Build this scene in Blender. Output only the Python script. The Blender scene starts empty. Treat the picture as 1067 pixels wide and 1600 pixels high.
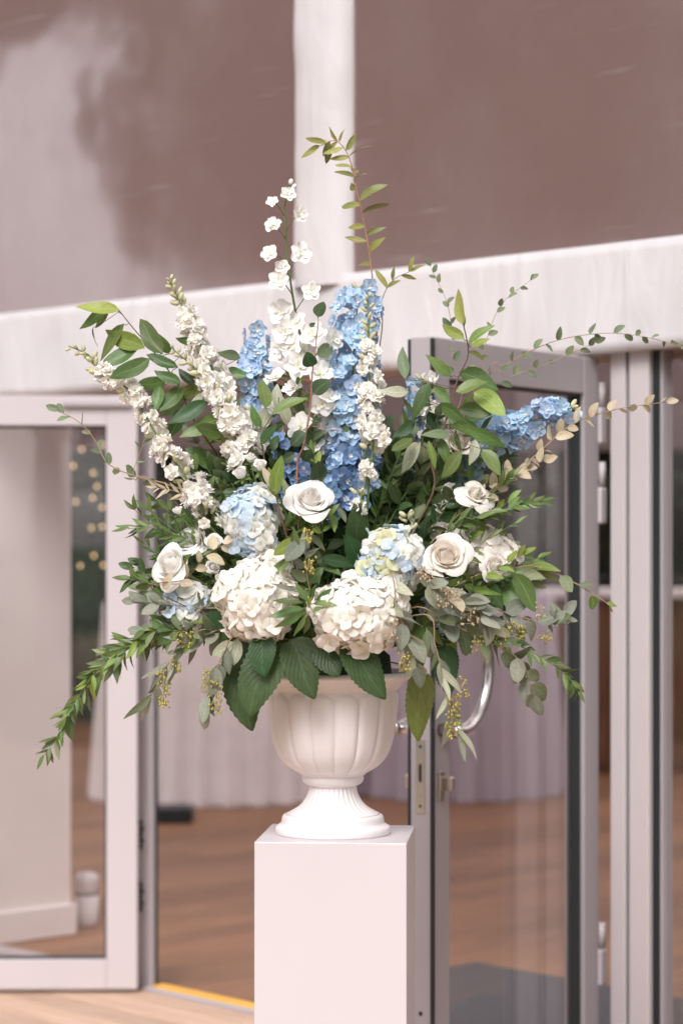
import bpy, bmesh, math, random
from mathutils import Vector, Matrix
R = random.Random(11)
rad = math.radians
S = bpy.context.scene
COL = S.collection

# ------------------------------------------------------------------ camera
F, CX, HY, CAMZ, D0 = 3778.0, 533.5, 840.0, 1.59, 5.22
cam_d = bpy.data.cameras.new('camera'); cam = bpy.data.objects.new('camera', cam_d); COL.objects.link(cam)
cam.location = (0, 0, CAMZ); cam.rotation_euler = (rad(90), 0, 0)
cam_d.sensor_width = 36; cam_d.sensor_fit = 'AUTO'; cam_d.lens = 85
cam_d.shift_y = 40 / 1600
cam_d.clip_end = 3000
cam_d.dof.use_dof = True; cam_d.dof.focus_distance = 5.08; cam_d.dof.aperture_fstop = 2.8
S.camera = cam
# ------------------------------------------------------------------ sky, sun, exposure
SUN_EL, SUN_AZ = rad(45), rad(198)      # soft sun behind the camera, to its left
wd = bpy.data.worlds.new('World'); S.world = wd; wd.use_nodes = True
nt = wd.node_tree; nt.nodes.clear()
sky = nt.nodes.new('ShaderNodeTexSky'); sky.sky_type = 'NISHITA'; sky.sun_disc = False
sky.sun_elevation = SUN_EL; sky.sun_rotation = SUN_AZ; sky.dust_density = 3.0; sky.air_density = 1.0
hs = nt.nodes.new('ShaderNodeHueSaturation'); hs.inputs['Saturation'].default_value = 0.12
tint = nt.nodes.new('ShaderNodeMixRGB'); tint.blend_type = 'MULTIPLY'; tint.inputs[0].default_value = 1
tint.inputs[2].default_value = (1.0, 0.955, 0.985, 1)
bg = nt.nodes.new('ShaderNodeBackground'); bg.inputs['Strength'].default_value = 0.14
wo = nt.nodes.new('ShaderNodeOutputWorld')
nt.links.new(sky.outputs[0], hs.inputs['Color']); nt.links.new(hs.outputs[0], tint.inputs[1])
nt.links.new(tint.outputs[0], bg.inputs['Color']); nt.links.new(bg.outputs[0], wo.inputs['Surface'])
sl = bpy.data.lights.new('sun', 'SUN'); sl.energy = 1.5; sl.angle = rad(25); sl.color = (1.0, 0.95, 0.93)
sun = bpy.data.objects.new('sun', sl); COL.objects.link(sun)
sd = Vector((math.sin(SUN_AZ) * math.cos(SUN_EL), math.cos(SUN_AZ) * math.cos(SUN_EL), math.sin(SUN_EL)))
sun.rotation_euler = sd.to_track_quat('Z', 'Y').to_euler(); sun.location = (-4, -8, 9)
S.view_settings.view_transform = 'Standard'; S.view_settings.look = 'None'
S.view_settings.gamma = 1.0; S.view_settings.exposure = 0.54
S.render.engine = 'CYCLES'
S.cycles.use_denoising = True
S.cycles.max_bounces = 12; S.cycles.diffuse_bounces = 7; S.cycles.transparent_max_bounces = 16
S.cycles.caustics_reflective = False; S.cycles.caustics_refractive = False

# ------------------------------------------------------------------ helpers
def W(px, py, dy=0.0):
    d = D0 + dy
    return Vector(((px - CX) / F * d, d, CAMZ - (py - HY) / F * d))
PX = D0 / F                                     # metres per photo pixel at the bouquet

def link(o):
    COL.objects.link(o); return o
def thing(name, label, cat, loc=(0, 0, 0), group=None, rotz=0.0):
    o = link(bpy.data.objects.new(name, None)); o.empty_display_size = 0.05
    o.location = loc; o.rotation_euler = (0, 0, rotz); o['label'] = label; o['category'] = cat
    if group: o['group'] = group
    return o
def mesh(name, verts, faces, mats, smooth=True, uvs=None, mi=None):
    m = bpy.data.meshes.new(name); m.from_pydata([tuple(v) for v in verts], [], faces)
    for a in (mats if isinstance(mats, (list, tuple)) else [mats]): m.materials.append(a)
    if smooth: m.polygons.foreach_set('use_smooth', [True] * len(m.polygons))
    if uvs:
        l = m.uv_layers.new(name='UVMap')
        for lp in m.loops: l.data[lp.index].uv = uvs[lp.vertex_index]
    if mi:
        for p, k in zip(m.polygons, mi): p.material_index = k
    m.update(); return m
def remat(m, mats):
    c = m.copy(); c.materials.clear()
    for a in mats: c.materials.append(a)
    return c
def child(name, m, parent, M=None):             # M is in world space; parent has a plain location
    o = link(bpy.data.objects.new(name, m)); o.parent = parent
    if M is None: M = Matrix.Identity(4)
    if parent is not None:
        loc = parent.location.copy(); p = parent.parent
        while p is not None: loc += p.location; p = p.parent
        M = Matrix.Translation(-loc) @ M
    o.matrix_basis = M; return o
def local(name, m, parent, loc=(0, 0, 0), rot=(0, 0, 0)):
    o = link(bpy.data.objects.new(name, m)); o.parent = parent; o.location = loc; o.rotation_euler = rot; return o
def structure(o):
    o['kind'] = 'structure'; return o
def box_mesh(name, x0, x1, y0, y1, z0, z1, mat, bev=0.002, seg=1):
    bm = bmesh.new(); bmesh.ops.create_cube(bm, size=1)
    for v in bm.verts:
        v.co = Vector(((x0 + x1) / 2 + v.co.x * (x1 - x0), (y0 + y1) / 2 + v.co.y * (y1 - y0), (z0 + z1) / 2 + v.co.z * (z1 - z0)))
    if bev: bmesh.ops.bevel(bm, geom=bm.edges[:], offset=bev, segments=seg, affect='EDGES', profile=0.5)
    m = bpy.data.meshes.new(name); bm.to_mesh(m); bm.free(); m.materials.append(mat); return m
def smooth_path(pts, n):
    P = [pts[0] * 2 - pts[1]] + list(pts) + [pts[-1] * 2 - pts[-2]]
    out = []; segs = len(pts) - 1
    for k in range(n + 1):
        t = k / n * segs; i = min(int(t), segs - 1); t -= i
        a, b, c, d = P[i], P[i + 1], P[i + 2], P[i + 3]
        out.append(0.5 * ((2 * b) + (c - a) * t + (2 * a - 5 * b + 4 * c - d) * t * t + (3 * b - a - 3 * c + d) * t ** 3))
    return out
def tube_data(pts, radii, sides=6, off=0):
    V, Fc = [], []; nrm = None
    for i, p in enumerate(pts):
        t = (pts[min(i + 1, len(pts) - 1)] - pts[max(i - 1, 0)])
        t = t.normalized() if t.length > 1e-9 else Vector((0, 0, 1))
        if nrm is None: nrm = t.orthogonal().normalized()
        nrm = (nrm - t * nrm.dot(t))
        nrm = nrm.normalized() if nrm.length > 1e-6 else t.orthogonal().normalized()
        b = t.cross(nrm); r = radii[i] if isinstance(radii, (list, tuple)) else radii
        for k in range(sides):
            a = 2 * math.pi * k / sides
            V.append(p + (nrm * math.cos(a) + b * math.sin(a)) * r)
    n = len(pts)
    for i in range(n - 1):
        for k in range(sides):
            k2 = (k + 1) % sides
            Fc.append((off + i * sides + k, off + i * sides + k2, off + (i + 1) * sides + k2, off + (i + 1) * sides + k))
    Fc.append(tuple(off + k for k in reversed(range(sides)))); Fc.append(tuple(off + (n - 1) * sides + k for k in range(sides)))
    return V, Fc
def tube(name, pts, radii, mat, sides=6):
    v, f = tube_data(pts, radii, sides); return mesh(name, v, f, mat)
def tubes(name, lst, mat, sides=5):
    V, Fc = [], []
    for pts, r in lst:
        v, f = tube_data(pts, r, sides, len(V)); V += v; Fc += f
    return mesh(name, V, Fc, mat)
def lathe(name, prof, mat, seg=96, fn=None, cap=True):
    V, Fc = [], []
    for (z, r) in prof:
        for k in range(seg):
            a = 2 * math.pi * k / seg; rr = fn(a, z, r) if fn else r
            V.append((rr * math.cos(a), rr * math.sin(a), z))
    for i in range(len(prof) - 1):
        for k in range(seg):
            k2 = (k + 1) % seg
            Fc.append((i * seg + k, i * seg + k2, (i + 1) * seg + k2, (i + 1) * seg + k))
    if cap:
        Fc.append(tuple(reversed(range(seg)))); Fc.append(tuple((len(prof) - 1) * seg + k for k in range(seg)))
    m = mesh(name, V, Fc, mat)
    if cap:
        m.polygons[-1].use_smooth = False; m.polygons[-2].use_smooth = False
    return m
def basis(loc, ydir, zhint, sx=1, sy=1, sz=1):
    y = ydir.normalized(); x = y.cross(zhint)
    if x.length < 1e-5: x = y.orthogonal()
    x.normalize(); z = x.cross(y)
    return Matrix(((x.x * sx, y.x * sy, z.x * sz, loc.x), (x.y * sx, y.y * sy, z.y * sz, loc.y), (x.z * sx, y.z * sy, z.z * sz, loc.z), (0, 0, 0, 1)))
def facing(loc, axis, spin, s, sz=None):        # local +Z along axis
    q = axis.to_track_quat('Z', 'Y').to_matrix().to_4x4()
    return Matrix.Translation(loc) @ q @ Matrix.Rotation(spin, 4, 'Z') @ Matrix.Diagonal((s, s, sz or s, 1))
def rv(s=1.0):
    return Vector((R.uniform(-s, s), R.uniform(-s, s), R.uniform(-s, s)))

# ------------------------------------------------------------------ materials
class N:
    def __init__(s, name):
        s.m = bpy.data.materials.new(name); s.m.use_nodes = True; s.t = s.m.node_tree; s.t.nodes.clear()
        s.out = s.n('OutputMaterial')
    def n(s, k, **kw):
        o = s.t.nodes.new('ShaderNode' + k)
        for a, b in kw.items():
            if hasattr(o, a): setattr(o, a, b)
        return o
    def l(s, a, b): s.t.links.new(a, b)
    def bsdf(s, col, rough, **kw):
        p = s.n('BsdfPrincipled'); p.inputs['Base Color'].default_value = (*col, 1); p.inputs['Roughness'].default_value = rough
        for a, b in kw.items(): p.inputs[a.replace('_', ' ')].default_value = b
        return p
    def noise(s, scale, detail=4, coord='Object', dist=0.0):
        c = s.n('TexCoord'); x = s.n('TexNoise'); x.inputs['Scale'].default_value = scale; x.inputs['Detail'].default_value = detail
        x.inputs['Distortion'].default_value = dist
        s.l(c.outputs[coord], x.inputs['Vector']); return x
    def ramp(s, src, *stops):
        r = s.n('ValToRGB'); e = r.color_ramp.elements
        while len(e) < len(stops): e.new(0.5)
        for k, (p, c) in enumerate(stops): e[k].position = p; e[k].color = (*c, 1) if len(c) == 3 else c
        s.l(src, r.inputs[0]); return r
    def bump(s, src, strength, dist, p):
        b = s.n('Bump'); b.inputs['Strength'].default_value = strength; b.inputs['Distance'].default_value = dist
        s.l(src, b.inputs['Height']); s.l(b.outputs[0], p.inputs['Normal']); return b

def plain(name, col, rough=0.5, var=0.06, nscale=6.0, bump=0.0, bscale=120.0, **kw):
    a = N(name); p = a.bsdf(col, rough, **kw)
    x = a.noise(nscale, 5)
    lo = tuple(c * (1 - var) for c in col); hi = tuple(min(1, c * (1 + var)) for c in col)
    r = a.ramp(x.outputs[0], (0.3, lo), (0.7, hi)); a.l(r.outputs[0], p.inputs['Base Color'])
    if bump:
        y = a.noise(bscale, 3); a.bump(y.outputs[0], bump, 0.002, p)
    a.l(p.outputs[0], a.out.inputs[0]); return a.m

def leaf_mat(name, col, back=None, vein=0.25, rough=0.42, trans=0.25, side=0.0, var=0.35, hue=0.03):
    a = N(name); p = a.bsdf(col, rough); p.inputs['Specular IOR Level'].default_value = 0.32
    uv = a.n('UVMap'); sep = a.n('SeparateXYZ'); a.l(uv.outputs[0], sep.inputs[0])
    d = a.n('Math', operation='SUBTRACT'); a.l(sep.outputs[0], d.inputs[0]); d.inputs[1].default_value = 0.5
    ab = a.n('Math', operation='ABSOLUTE'); a.l(d.outputs[0], ab.inputs[0])
    rib = a.ramp(ab.outputs[0], (0.0, (1, 1, 1)), (0.05, (0, 0, 0)))
    oi = a.n('ObjectInfo')
    b0 = a.n('Rgb') if False else None
    base = a.n('RGB'); base.outputs[0].default_value = (*col, 1)
    src = base.outputs[0]
    if back:
        g = a.n('NewGeometry'); mx = a.n('MixRGB'); a.l(g.outputs['Backfacing'], mx.inputs[0]); a.l(src, mx.inputs[1])
        mx.inputs[2].default_value = (*back, 1); src = mx.outputs[0]
    # mottling and per-leaf variation
    x = a.noise(9, 4, 'UV'); mo = a.ramp(x.outputs[0], (0.3, (0.8, 0.8, 0.8)), (0.75, (1.15, 1.15, 1.15)))
    m1 = a.n('MixRGB', blend_type='MULTIPLY'); m1.inputs[0].default_value = 1; a.l(src, m1.inputs[1]); a.l(mo.outputs[0], m1.inputs[2])
    hsv = a.n('HueSaturation')
    mr = a.n('MapRange'); a.l(oi.outputs['Random'], mr.inputs[0]); mr.inputs[3].default_value = 1 - var; mr.inputs[4].default_value = 1 + var
    mh = a.n('MapRange'); w = a.n('TexWhiteNoise', noise_dimensions='1D'); a.l(oi.outputs['Random'], w.inputs['W'])
    a.l(w.outputs['Value'], mh.inputs[0]); mh.inputs[3].default_value = 0.5 - hue; mh.inputs[4].default_value = 0.5 + hue
    a.l(mh.outputs[0], hsv.inputs['Hue']); a.l(mr.outputs[0], hsv.inputs['Value']); a.l(m1.outputs[0], hsv.inputs['Color'])
    lt = tuple(min(1, c * 1.5 + 0.08) for c in col)
    vf = rib.outputs[0]
    if side:
        # side veins slanting away from the midrib
        mu = a.n('Math', operation='MULTIPLY'); a.l(ab.outputs[0], mu.inputs[0]); mu.inputs[1].default_value = 1.1
        sb = a.n('Math', operation='SUBTRACT'); a.l(sep.outputs[1], sb.inputs[0]); a.l(mu.outputs[0], sb.inputs[1])
        m9 = a.n('Math', operation='MULTIPLY'); a.l(sb.outputs[0], m9.inputs[0]); m9.inputs[1].default_value = side
        fr = a.n('Math', operation='PINGPONG'); a.l(m9.outputs[0], fr.inputs[0]); fr.inputs[1].default_value = 0.5
        rv_ = a.ramp(fr.outputs[0], (0.0, (0.6, 0.6, 0.6)), (0.10, (0, 0, 0)))
        mm = a.n('Math', operation='MAXIMUM'); a.l(rib.outputs[0], mm.inputs[0]); a.l(rv_.outputs[0], mm.inputs[1]); vf = mm.outputs[0]
        a.bump(fr.outputs[0], 0.22, 0.003, p)
    fm = a.n('Math', operation='MULTIPLY'); a.l(vf, fm.inputs[0]); fm.inputs[1].default_value = vein * 2
    mv = a.n('MixRGB'); a.l(fm.outputs[0], mv.inputs[0]); a.l(hsv.outputs[0], mv.inputs[1]); mv.inputs[2].default_value = (*lt, 1)
    a.l(mv.outputs[0], p.inputs['Base Color'])
    tr = a.n('BsdfTranslucent'); a.l(mv.outputs[0], tr.inputs[0])
    ms = a.n('MixShader'); ms.inputs[0].default_value = trans; a.l(p.outputs[0], ms.inputs[1]); a.l(tr.outputs[0], ms.inputs[2])
    a.l(ms.outputs[0], a.out.inputs[0]); return a.m

def petal_mat(name, c0, c1, rough=0.55, trans=0.2, var=0.1, hue=0.01):
    """c0 at the throat, c1 at the rim (UV v runs from throat to rim)"""
    a = N(name); p = a.bsdf(c1, rough); p.inputs['Specular IOR Level'].default_value = 0.25
    uv = a.n('UVMap'); sep = a.n('SeparateXYZ'); a.l(uv.outputs[0], sep.inputs[0])
    r = a.ramp(sep.outputs[1], (0.03, c0), (0.34, c1))
    oi = a.n('ObjectInfo'); hsv = a.n('HueSaturation'); a.l(r.outputs[0], hsv.inputs['Color'])
    mr = a.n('MapRange'); a.l(oi.outputs['Random'], mr.inputs[0]); mr.inputs[3].default_value = 1 - var; mr.inputs[4].default_value = 1 + var * 0.6
    a.l(mr.outputs[0], hsv.inputs['Value'])
    w = a.n('TexWhiteNoise', noise_dimensions='1D'); a.l(oi.outputs['Random'], w.inputs['W'])
    mh = a.n('MapRange'); a.l(w.outputs['Value'], mh.inputs[0]); mh.inputs[3].default_value = 0.5 - hue; mh.inputs[4].default_value = 0.5 + hue
    a.l(mh.outputs[0], hsv.inputs['Hue'])
    x = a.noise(14, 3, 'UV'); mo = a.ramp(x.outputs[0], (0.3, (0.93, 0.93, 0.93)), (0.7, (1.03, 1.03, 1.03)))
    m1 = a.n('MixRGB', blend_type='MULTIPLY'); m1.inputs[0].default_value = 1; a.l(hsv.outputs[0], m1.inputs[1]); a.l(mo.outputs[0], m1.inputs[2])
    a.l(m1.outputs[0], p.inputs['Base Color'])
    tr = a.n('BsdfTranslucent'); a.l(m1.outputs[0], tr.inputs[0])
    ms = a.n('MixShader'); ms.inputs[0].default_value = trans; a.l(p.outputs[0], ms.inputs[1]); a.l(tr.outputs[0], ms.inputs[2])
    a.l(ms.outputs[0], a.out.inputs[0]); return a.m

M = {}
M['paint'] = plain('white_paint', (0.61, 0.575, 0.585), 0.38, 0.02, 3, 0.04, 60)
M['urn'] = plain('urn_white', (0.79, 0.757, 0.757), 0.5, 0.03, 9, 0.10, 90)
M['alu'] = plain('powder_coated_aluminium', (0.40, 0.37, 0.385), 0.35, 0.04, 2, 0.03, 200)
M['alu_light'] = plain('white_aluminium', (0.55, 0.515, 0.525), 0.35, 0.03, 2, 0.03, 200)
M['gasket'] = plain('black_rubber', (0.012, 0.018, 0.02), 0.5, 0.1)
M['steel'] = plain('brushed_steel', (0.62, 0.58, 0.56), 0.22, 0.05, 30, Metallic=1.0)
M['brass'] = plain('satin_nickel', (0.60, 0.52, 0.45), 0.3, 0.05, 30, Metallic=1.0)
M['beige'] = plain('beige_beam', (0.40, 0.31, 0.29), 0.6, 0.06)
M['wall_in'] = plain('interior_white_board', (0.78, 0.73, 0.715), 0.6, 0.04, 2)
M['mauve'] = plain('mauve_lining', (0.20, 0.15, 0.145), 0.7, 0.08, 1.5)
M['cloth'] = plain('white_cloth', (0.92, 0.89, 0.89), 0.85, 0.05, 5, 0.1, 40)
M['cloth2'] = plain('lilac_cloth', (0.50, 0.45, 0.52), 0.85, 0.05, 5, 0.1, 40)
M['mat'] = plain('charcoal_doormat', (0.07, 0.068, 0.075), 0.95, 0.2, 60, 0.6, 300)
M['strip'] = plain('yellow_edging', (0.85, 0.42, 0.04), 0.5, 0.06)
M['black'] = plain('black_plastic', (0.01, 0.016, 0.02), 0.4, 0.1)
M['bin'] = plain('white_plastic', (0.70, 0.66, 0.66), 0.4, 0.03)
M['bark'] = plain('bark', (0.09, 0.065, 0.05), 0.9, 0.4, 12, 0.6, 30)
M['grass'] = plain('grass', (0.05, 0.09, 0.03), 0.9, 0.35, 0.8)
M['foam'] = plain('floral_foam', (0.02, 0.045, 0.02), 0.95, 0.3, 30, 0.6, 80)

def valance_mat():
    a = N('white_pvc'); p = a.bsdf((0.66, 0.63, 0.64), 0.42)
    x = a.noise(2.2, 5, 'Object', 0.6); r = a.ramp(x.outputs[0], (0.3, (0.57, 0.55, 0.56)), (0.65, (0.62, 0.605, 0.61)))
    a.l(r.outputs[0], p.inputs['Base Color'])
    tc = a.n('TexCoord'); mp = a.n('Mapping'); mp.inputs['Scale'].default_value = (5, 5, 1.3); mp.inputs['Rotation'].default_value = (0, rad(12), 0); a.l(tc.outputs['Object'], mp.inputs[0])
    y = a.n('TexNoise'); y.inputs['Scale'].default_value = 1.6; y.inputs['Detail'].default_value = 4; y.inputs['Distortion'].default_value = 0.8; a.l(mp.outputs[0], y.inputs[0]); a.bump(y.outputs[0], 0.4, 0.04, p)
    a.l(p.outputs[0], a.out.inputs[0]); return a.m
M['pvc'] = valance_mat()
def panel_mat():
    """tinted plastic sheet: brown, glossy, with pale rub marks and scratches"""
    a = N('brown_tinted_sheet'); p = a.bsdf((0.16, 0.105, 0.10), 0.5)
    p.inputs['Coat Weight'].default_value = 1.0; p.inputs['Coat Roughness'].default_value = 0.075; p.inputs['Coat IOR'].default_value = 4.0
    tc = a.n('TexCoord')
    mp = a.n('Mapping'); a.l(tc.outputs['Object'], mp.inputs[0]); mp.inputs['Rotation'].default_value = (0, rad(28), 0); mp.inputs['Scale'].default_value = (1.2, 1, 22)
    n1 = a.n('TexNoise'); n1.inputs['Scale'].default_value = 1.6; n1.inputs['Detail'].default_value = 5; a.l(mp.outputs[0], n1.inputs[0])
    s1 = a.ramp(n1.outputs[0], (0.6, (0, 0, 0)), (0.74, (1, 1, 1)))
    n2 = a.n('TexNoise'); n2.inputs['Scale'].default_value = 2.4; n2.inputs['Detail'].default_value = 6; a.l(tc.outputs['Object'], n2.inputs[0])
    s2 = a.ramp(n2.outputs[0], (0.5, (0, 0, 0)), (0.7, (0.9, 0.9, 0.9)))
    mu = a.n('Math', operation='MULTIPLY'); a.l(s1.outputs[0], mu.inputs[0]); a.l(s2.outputs[0], mu.inputs[1])
    n3 = a.n('TexNoise'); n3.inputs['Scale'].default_value = 1.1; n3.inputs['Detail'].default_value = 7; n3.inputs['Roughness'].default_value = 0.65; a.l(tc.outputs['Object'], n3.inputs[0])
    s3 = a.ramp(n3.outputs[0], (0.48, (0, 0, 0)), (0.78, (0.24, 0.24, 0.24)))
    ad = a.n('Math', operation='ADD'); a.l(mu.outputs[0], ad.inputs[0]); a.l(s3.outputs[0], ad.inputs[1])
    mx = a.n('MixRGB'); a.l(ad.outputs[0], mx.inputs[0]); mx.inputs[1].default_value = (0.26, 0.163, 0.150, 1); mx.inputs[2].default_value = (0.5, 0.44, 0.44, 1)
    a.l(mx.outputs[0], p.inputs['Base Color'])
    n4 = a.n('TexNoise'); n4.inputs['Scale'].default_value = 1.8; n4.inputs['Detail'].default_value = 2; a.l(tc.outputs['Object'], n4.inputs[0])
    b = a.n('Bump'); b.inputs['Strength'].default_value = 0.25; b.inputs['Distance'].default_value = 0.02; a.l(n4.outputs[0], b.inputs['Height'])
    a.l(b.outputs[0], p.inputs['Coat Normal'])
    a.l(p.outputs[0], a.out.inputs[0]); return a.m
M['panel'] = panel_mat()
def glass_mat():
    a = N('window_glass'); lw = a.n('LayerWeight'); lw.inputs[0].default_value = 0.5
    pw = a.n('Math', operation='POWER'); a.l(lw.outputs['Facing'], pw.inputs[0]); pw.inputs[1].default_value = 5
    fr = a.n('MapRange'); a.l(pw.outputs[0], fr.inputs[0]); fr.inputs[3].default_value = 0.045; fr.inputs[4].default_value = 1.0
    t = a.n('BsdfTransparent'); t.inputs[0].default_value = (0.975, 0.97, 0.97, 1)
    g = a.n('BsdfGlossy'); g.inputs['Roughness'].default_value = 0.01; g.inputs[0].default_value = (1, 1, 1, 1)
    x = a.n('MixShader'); a.l(fr.outputs[0], x.inputs[0]); a.l(t.outputs[0], x.inputs[1]); a.l(g.outputs[0], x.inputs[2])
    a.l(x.outputs[0], a.out.inputs[0]); return a.m
M['glass'] = glass_mat()
def wood_mat(name, c0, c1, rough, stretch=(1, 14, 14), var=0.18, coat=0.0):
    a = N(name); p = a.bsdf(c0, rough); p.inputs['Specular IOR Level'].default_value = 0.25; p.inputs['Coat Weight'].default_value = coat; p.inputs['Coat Roughness'].default_value = 0.25
    tc = a.n('TexCoord'); oi = a.n('ObjectInfo')
    ad = a.n('VectorMath', operation='ADD'); a.l(tc.outputs['Object'], ad.inputs[0])
    sc = a.n('VectorMath', operation='SCALE'); cb = a.n('CombineXYZ'); a.l(oi.outputs['Random'], cb.inputs[0]); a.l(oi.outputs['Random'], cb.inputs[1])
    a.l(cb.outputs[0], sc.inputs[0]); sc.inputs['Scale'].default_value = 37; a.l(sc.outputs[0], ad.inputs[1])
    mp = a.n('Mapping'); mp.inputs['Scale'].default_value = stretch; a.l(ad.outputs[0], mp.inputs[0])
    x = a.n('TexNoise'); x.inputs['Scale'].default_value = 3; x.inputs['Detail'].default_value = 6; x.inputs['Distortion'].default_value = 0.7; a.l(mp.outputs[0], x.inputs[0])
    r = a.ramp(x.outputs[0], (0.3, c0), (0.7, c1))
    hsv = a.n('HueSaturation'); a.l(r.outputs[0], hsv.inputs['Color'])
    mr = a.n('MapRange'); a.l(oi.outputs['Random'], mr.inputs[0]); mr.inputs[3].default_value = 1 - var; mr.inputs[4].default_value = 1 + var; a.l(mr.outputs[0], hsv.inputs['Value'])
    a.l(hsv.outputs[0], p.inputs['Base Color']); a.bump(x.outputs[0], 0.15, 0.003, p)
    a.l(p.outputs[0], a.out.inputs[0]); return a.m
M['floor'] = wood_mat('oak_laminate', (0.175, 0.082, 0.039), (0.30, 0.155, 0.083), 0.5, var=0.22, coat=0.0)
M['deck'] = wood_mat('pale_decking', (0.46, 0.31, 0.22), (0.60, 0.43, 0.32), 0.7, var=0.12)
M['barwood'] = wood_mat('bar_wood', (0.16, 0.07, 0.035), (0.26, 0.13, 0.07), 0.5, (14, 14, 1))
def ceiling_mat():
    a = N('lining_fabric'); d = a.n('BsdfDiffuse'); d.inputs[0].default_value = (0.34, 0.27, 0.265, 1)
    t = a.n('BsdfTranslucent'); x = a.noise(1.2, 3); r = a.ramp(x.outputs[0], (0.3, (0.94, 0.90, 0.90)), (0.7, (0.97, 0.94, 0.94))); a.l(r.outputs[0], t.inputs[0])
    m = a.n('MixShader'); m.inputs[0].default_value = 0.93; a.l(d.outputs[0], m.inputs[1]); a.l(t.outputs[0], m.inputs[2]); a.l(m.outputs[0], a.out.inputs[0]); return a.m
M['ceiling'] = ceiling_mat()
def bulb_mat():
    a = N('warm_bulb'); e = a.n('Emission'); e.inputs[0].default_value = (1.0, 0.66, 0.32, 1); e.inputs[1].default_value = 2.2; a.l(e.outputs[0], a.out.inputs[0]); return a.m
M['bulb'] = bulb_mat()

M['laurel'] = leaf_mat('laurel_leaf', (0.125, 0.205, 0.058), (0.25, 0.31, 0.155), rough=0.36)
M['bright'] = leaf_mat('young_leaf', (0.24, 0.33, 0.075), (0.31, 0.37, 0.15))
M['dark'] = leaf_mat('dark_leaf', (0.052, 0.10, 0.034), (0.14, 0.19, 0.085), rough=0.4)
M['tree'] = leaf_mat('tree_leaf', (0.030, 0.055, 0.022), None, trans=0.15, rough=0.6)
M['ruscus'] = leaf_mat('ruscus_leaf', (0.135, 0.21, 0.065), (0.22, 0.28, 0.12), rough=0.36)
M['pale'] = leaf_mat('pale_leaf', (0.52, 0.55, 0.40), (0.54, 0.56, 0.42), vein=0.2, var=0.15)
M['euc'] = leaf_mat('eucalyptus_leaf', (0.29, 0.315, 0.24), (0.34, 0.36, 0.29), vein=0.15, rough=0.55, var=0.25)
M['eucgreen'] = leaf_mat('eucalyptus_green_leaf', (0.19, 0.24, 0.13), (0.29, 0.33, 0.21), vein=0.15, rough=0.5)
M['hydleaf'] = leaf_mat('hydrangea_leaf', (0.046, 0.096, 0.030), (0.12, 0.17, 0.06), vein=0.16, rough=0.4, side=7.0, var=0.2)
M['olive'] = leaf_mat('olive_leaf', (0.17, 0.175, 0.04), (0.18, 0.19, 0.06), vein=0.12, side=7.0, trans=0.35)
M['tan'] = leaf_mat('tan_leaf', (0.58, 0.50, 0.35), (0.60, 0.53, 0.39), vein=0.15, var=0.2, hue=0.015)
M['yellowgreen'] = leaf_mat('yellow_green_leaf', (0.30, 0.31, 0.09), (0.36, 0.36, 0.16), vein=0.2, hue=0.02)
M['twig'] = plain('brown_twig', (0.15, 0.085, 0.055), 0.7, 0.2, 40)
M['tantwig'] = plain('tan_twig', (0.36, 0.25, 0.15), 0.7, 0.15, 40)
M['redtwig'] = plain('reddish_twig', (0.38, 0.18, 0.12), 0.6, 0.15, 40)
M['stem'] = plain('green_stem', (0.13, 0.20, 0.06), 0.55, 0.15, 40)
M['seed'] = plain('yellow_seed', (0.40, 0.36, 0.08), 0.6, 0.2, 60)
M['seedtan'] = plain('tan_seed', (0.46, 0.36, 0.22), 0.6, 0.2, 60)
M['white'] = petal_mat('white_petal', (0.74, 0.76, 0.50), (0.95, 0.94, 0.91), var=0.03)
M['stock'] = petal_mat('stock_petal', (0.66, 0.69, 0.36), (0.95, 0.93, 0.88), var=0.05)
M['bud'] = petal_mat('pale_bud', (0.44, 0.48, 0.20), (0.68, 0.66, 0.42), var=0.1)
M['hwhite'] = petal_mat('white_hydrangea_petal', (0.86, 0.85, 0.64), (0.95, 0.92, 0.86), var=0.04)
M['blue'] = petal_mat('blue_petal', (0.72, 0.81, 0.91), (0.51, 0.685, 0.87), var=0.16, hue=0.012)
M['deepblue'] = petal_mat('deep_blue_petal', (0.38, 0.54, 0.76), (0.27, 0.44, 0.70), var=0.3, hue=0.012)
M['bee'] = petal_mat('white_bee', (0.80, 0.78, 0.70), (0.86, 0.83, 0.80), var=0.04)
M['hblue'] = petal_mat('blue_hydrangea_petal', (0.82, 0.86, 0.84), (0.60, 0.75, 0.87), var=0.12, hue=0.015)
M['hpale'] = petal_mat('pale_hydrangea_petal', (0.70, 0.70, 0.50), (0.86, 0.88, 0.83), var=0.08, hue=0.015)
M['hgreen'] = petal_mat('green_hydrangea_petal', (0.50, 0.52, 0.20), (0.68, 0.69, 0.47), var=0.1)
M['rose'] = petal_mat('white_rose_petal', trans=0.32, c0=(0.96, 0.94, 0.88), c1=(0.96, 0.945, 0.91), rough=0.5, var=0.03)
M['ivory'] = petal_mat('ivory_rose_petal', trans=0.32, c0=(0.96, 0.92, 0.83), c1=(0.96, 0.92, 0.855), rough=0.5, var=0.03)

# ================================================================== the setting
ang = math.atan2(-0.728, 0.685)                 # the wall runs diagonally, its right end nearer
U = Vector((0.685, -0.728, 0)); INW = Vector((0.728, 0.685, 0)); O = Vector((-1.292, 9.16, 0))
def WL(s, inw, z): return O + U * s + INW * inw + Vector((0, 0, z))
def s_at(px):                                   # wall abscissa met by the sight line through a photo column
    k = (px - CX) / F
    return (k * O.y - O.x) / (U.x - k * U.y)

g = structure(child('ground', mesh('ground', [(-400, -400, -0.16), (400, -400, -0.16), (400, 400, -0.16), (-400, 400, -0.16)], [(0, 1, 2, 3)], M['grass']), None))
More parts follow.
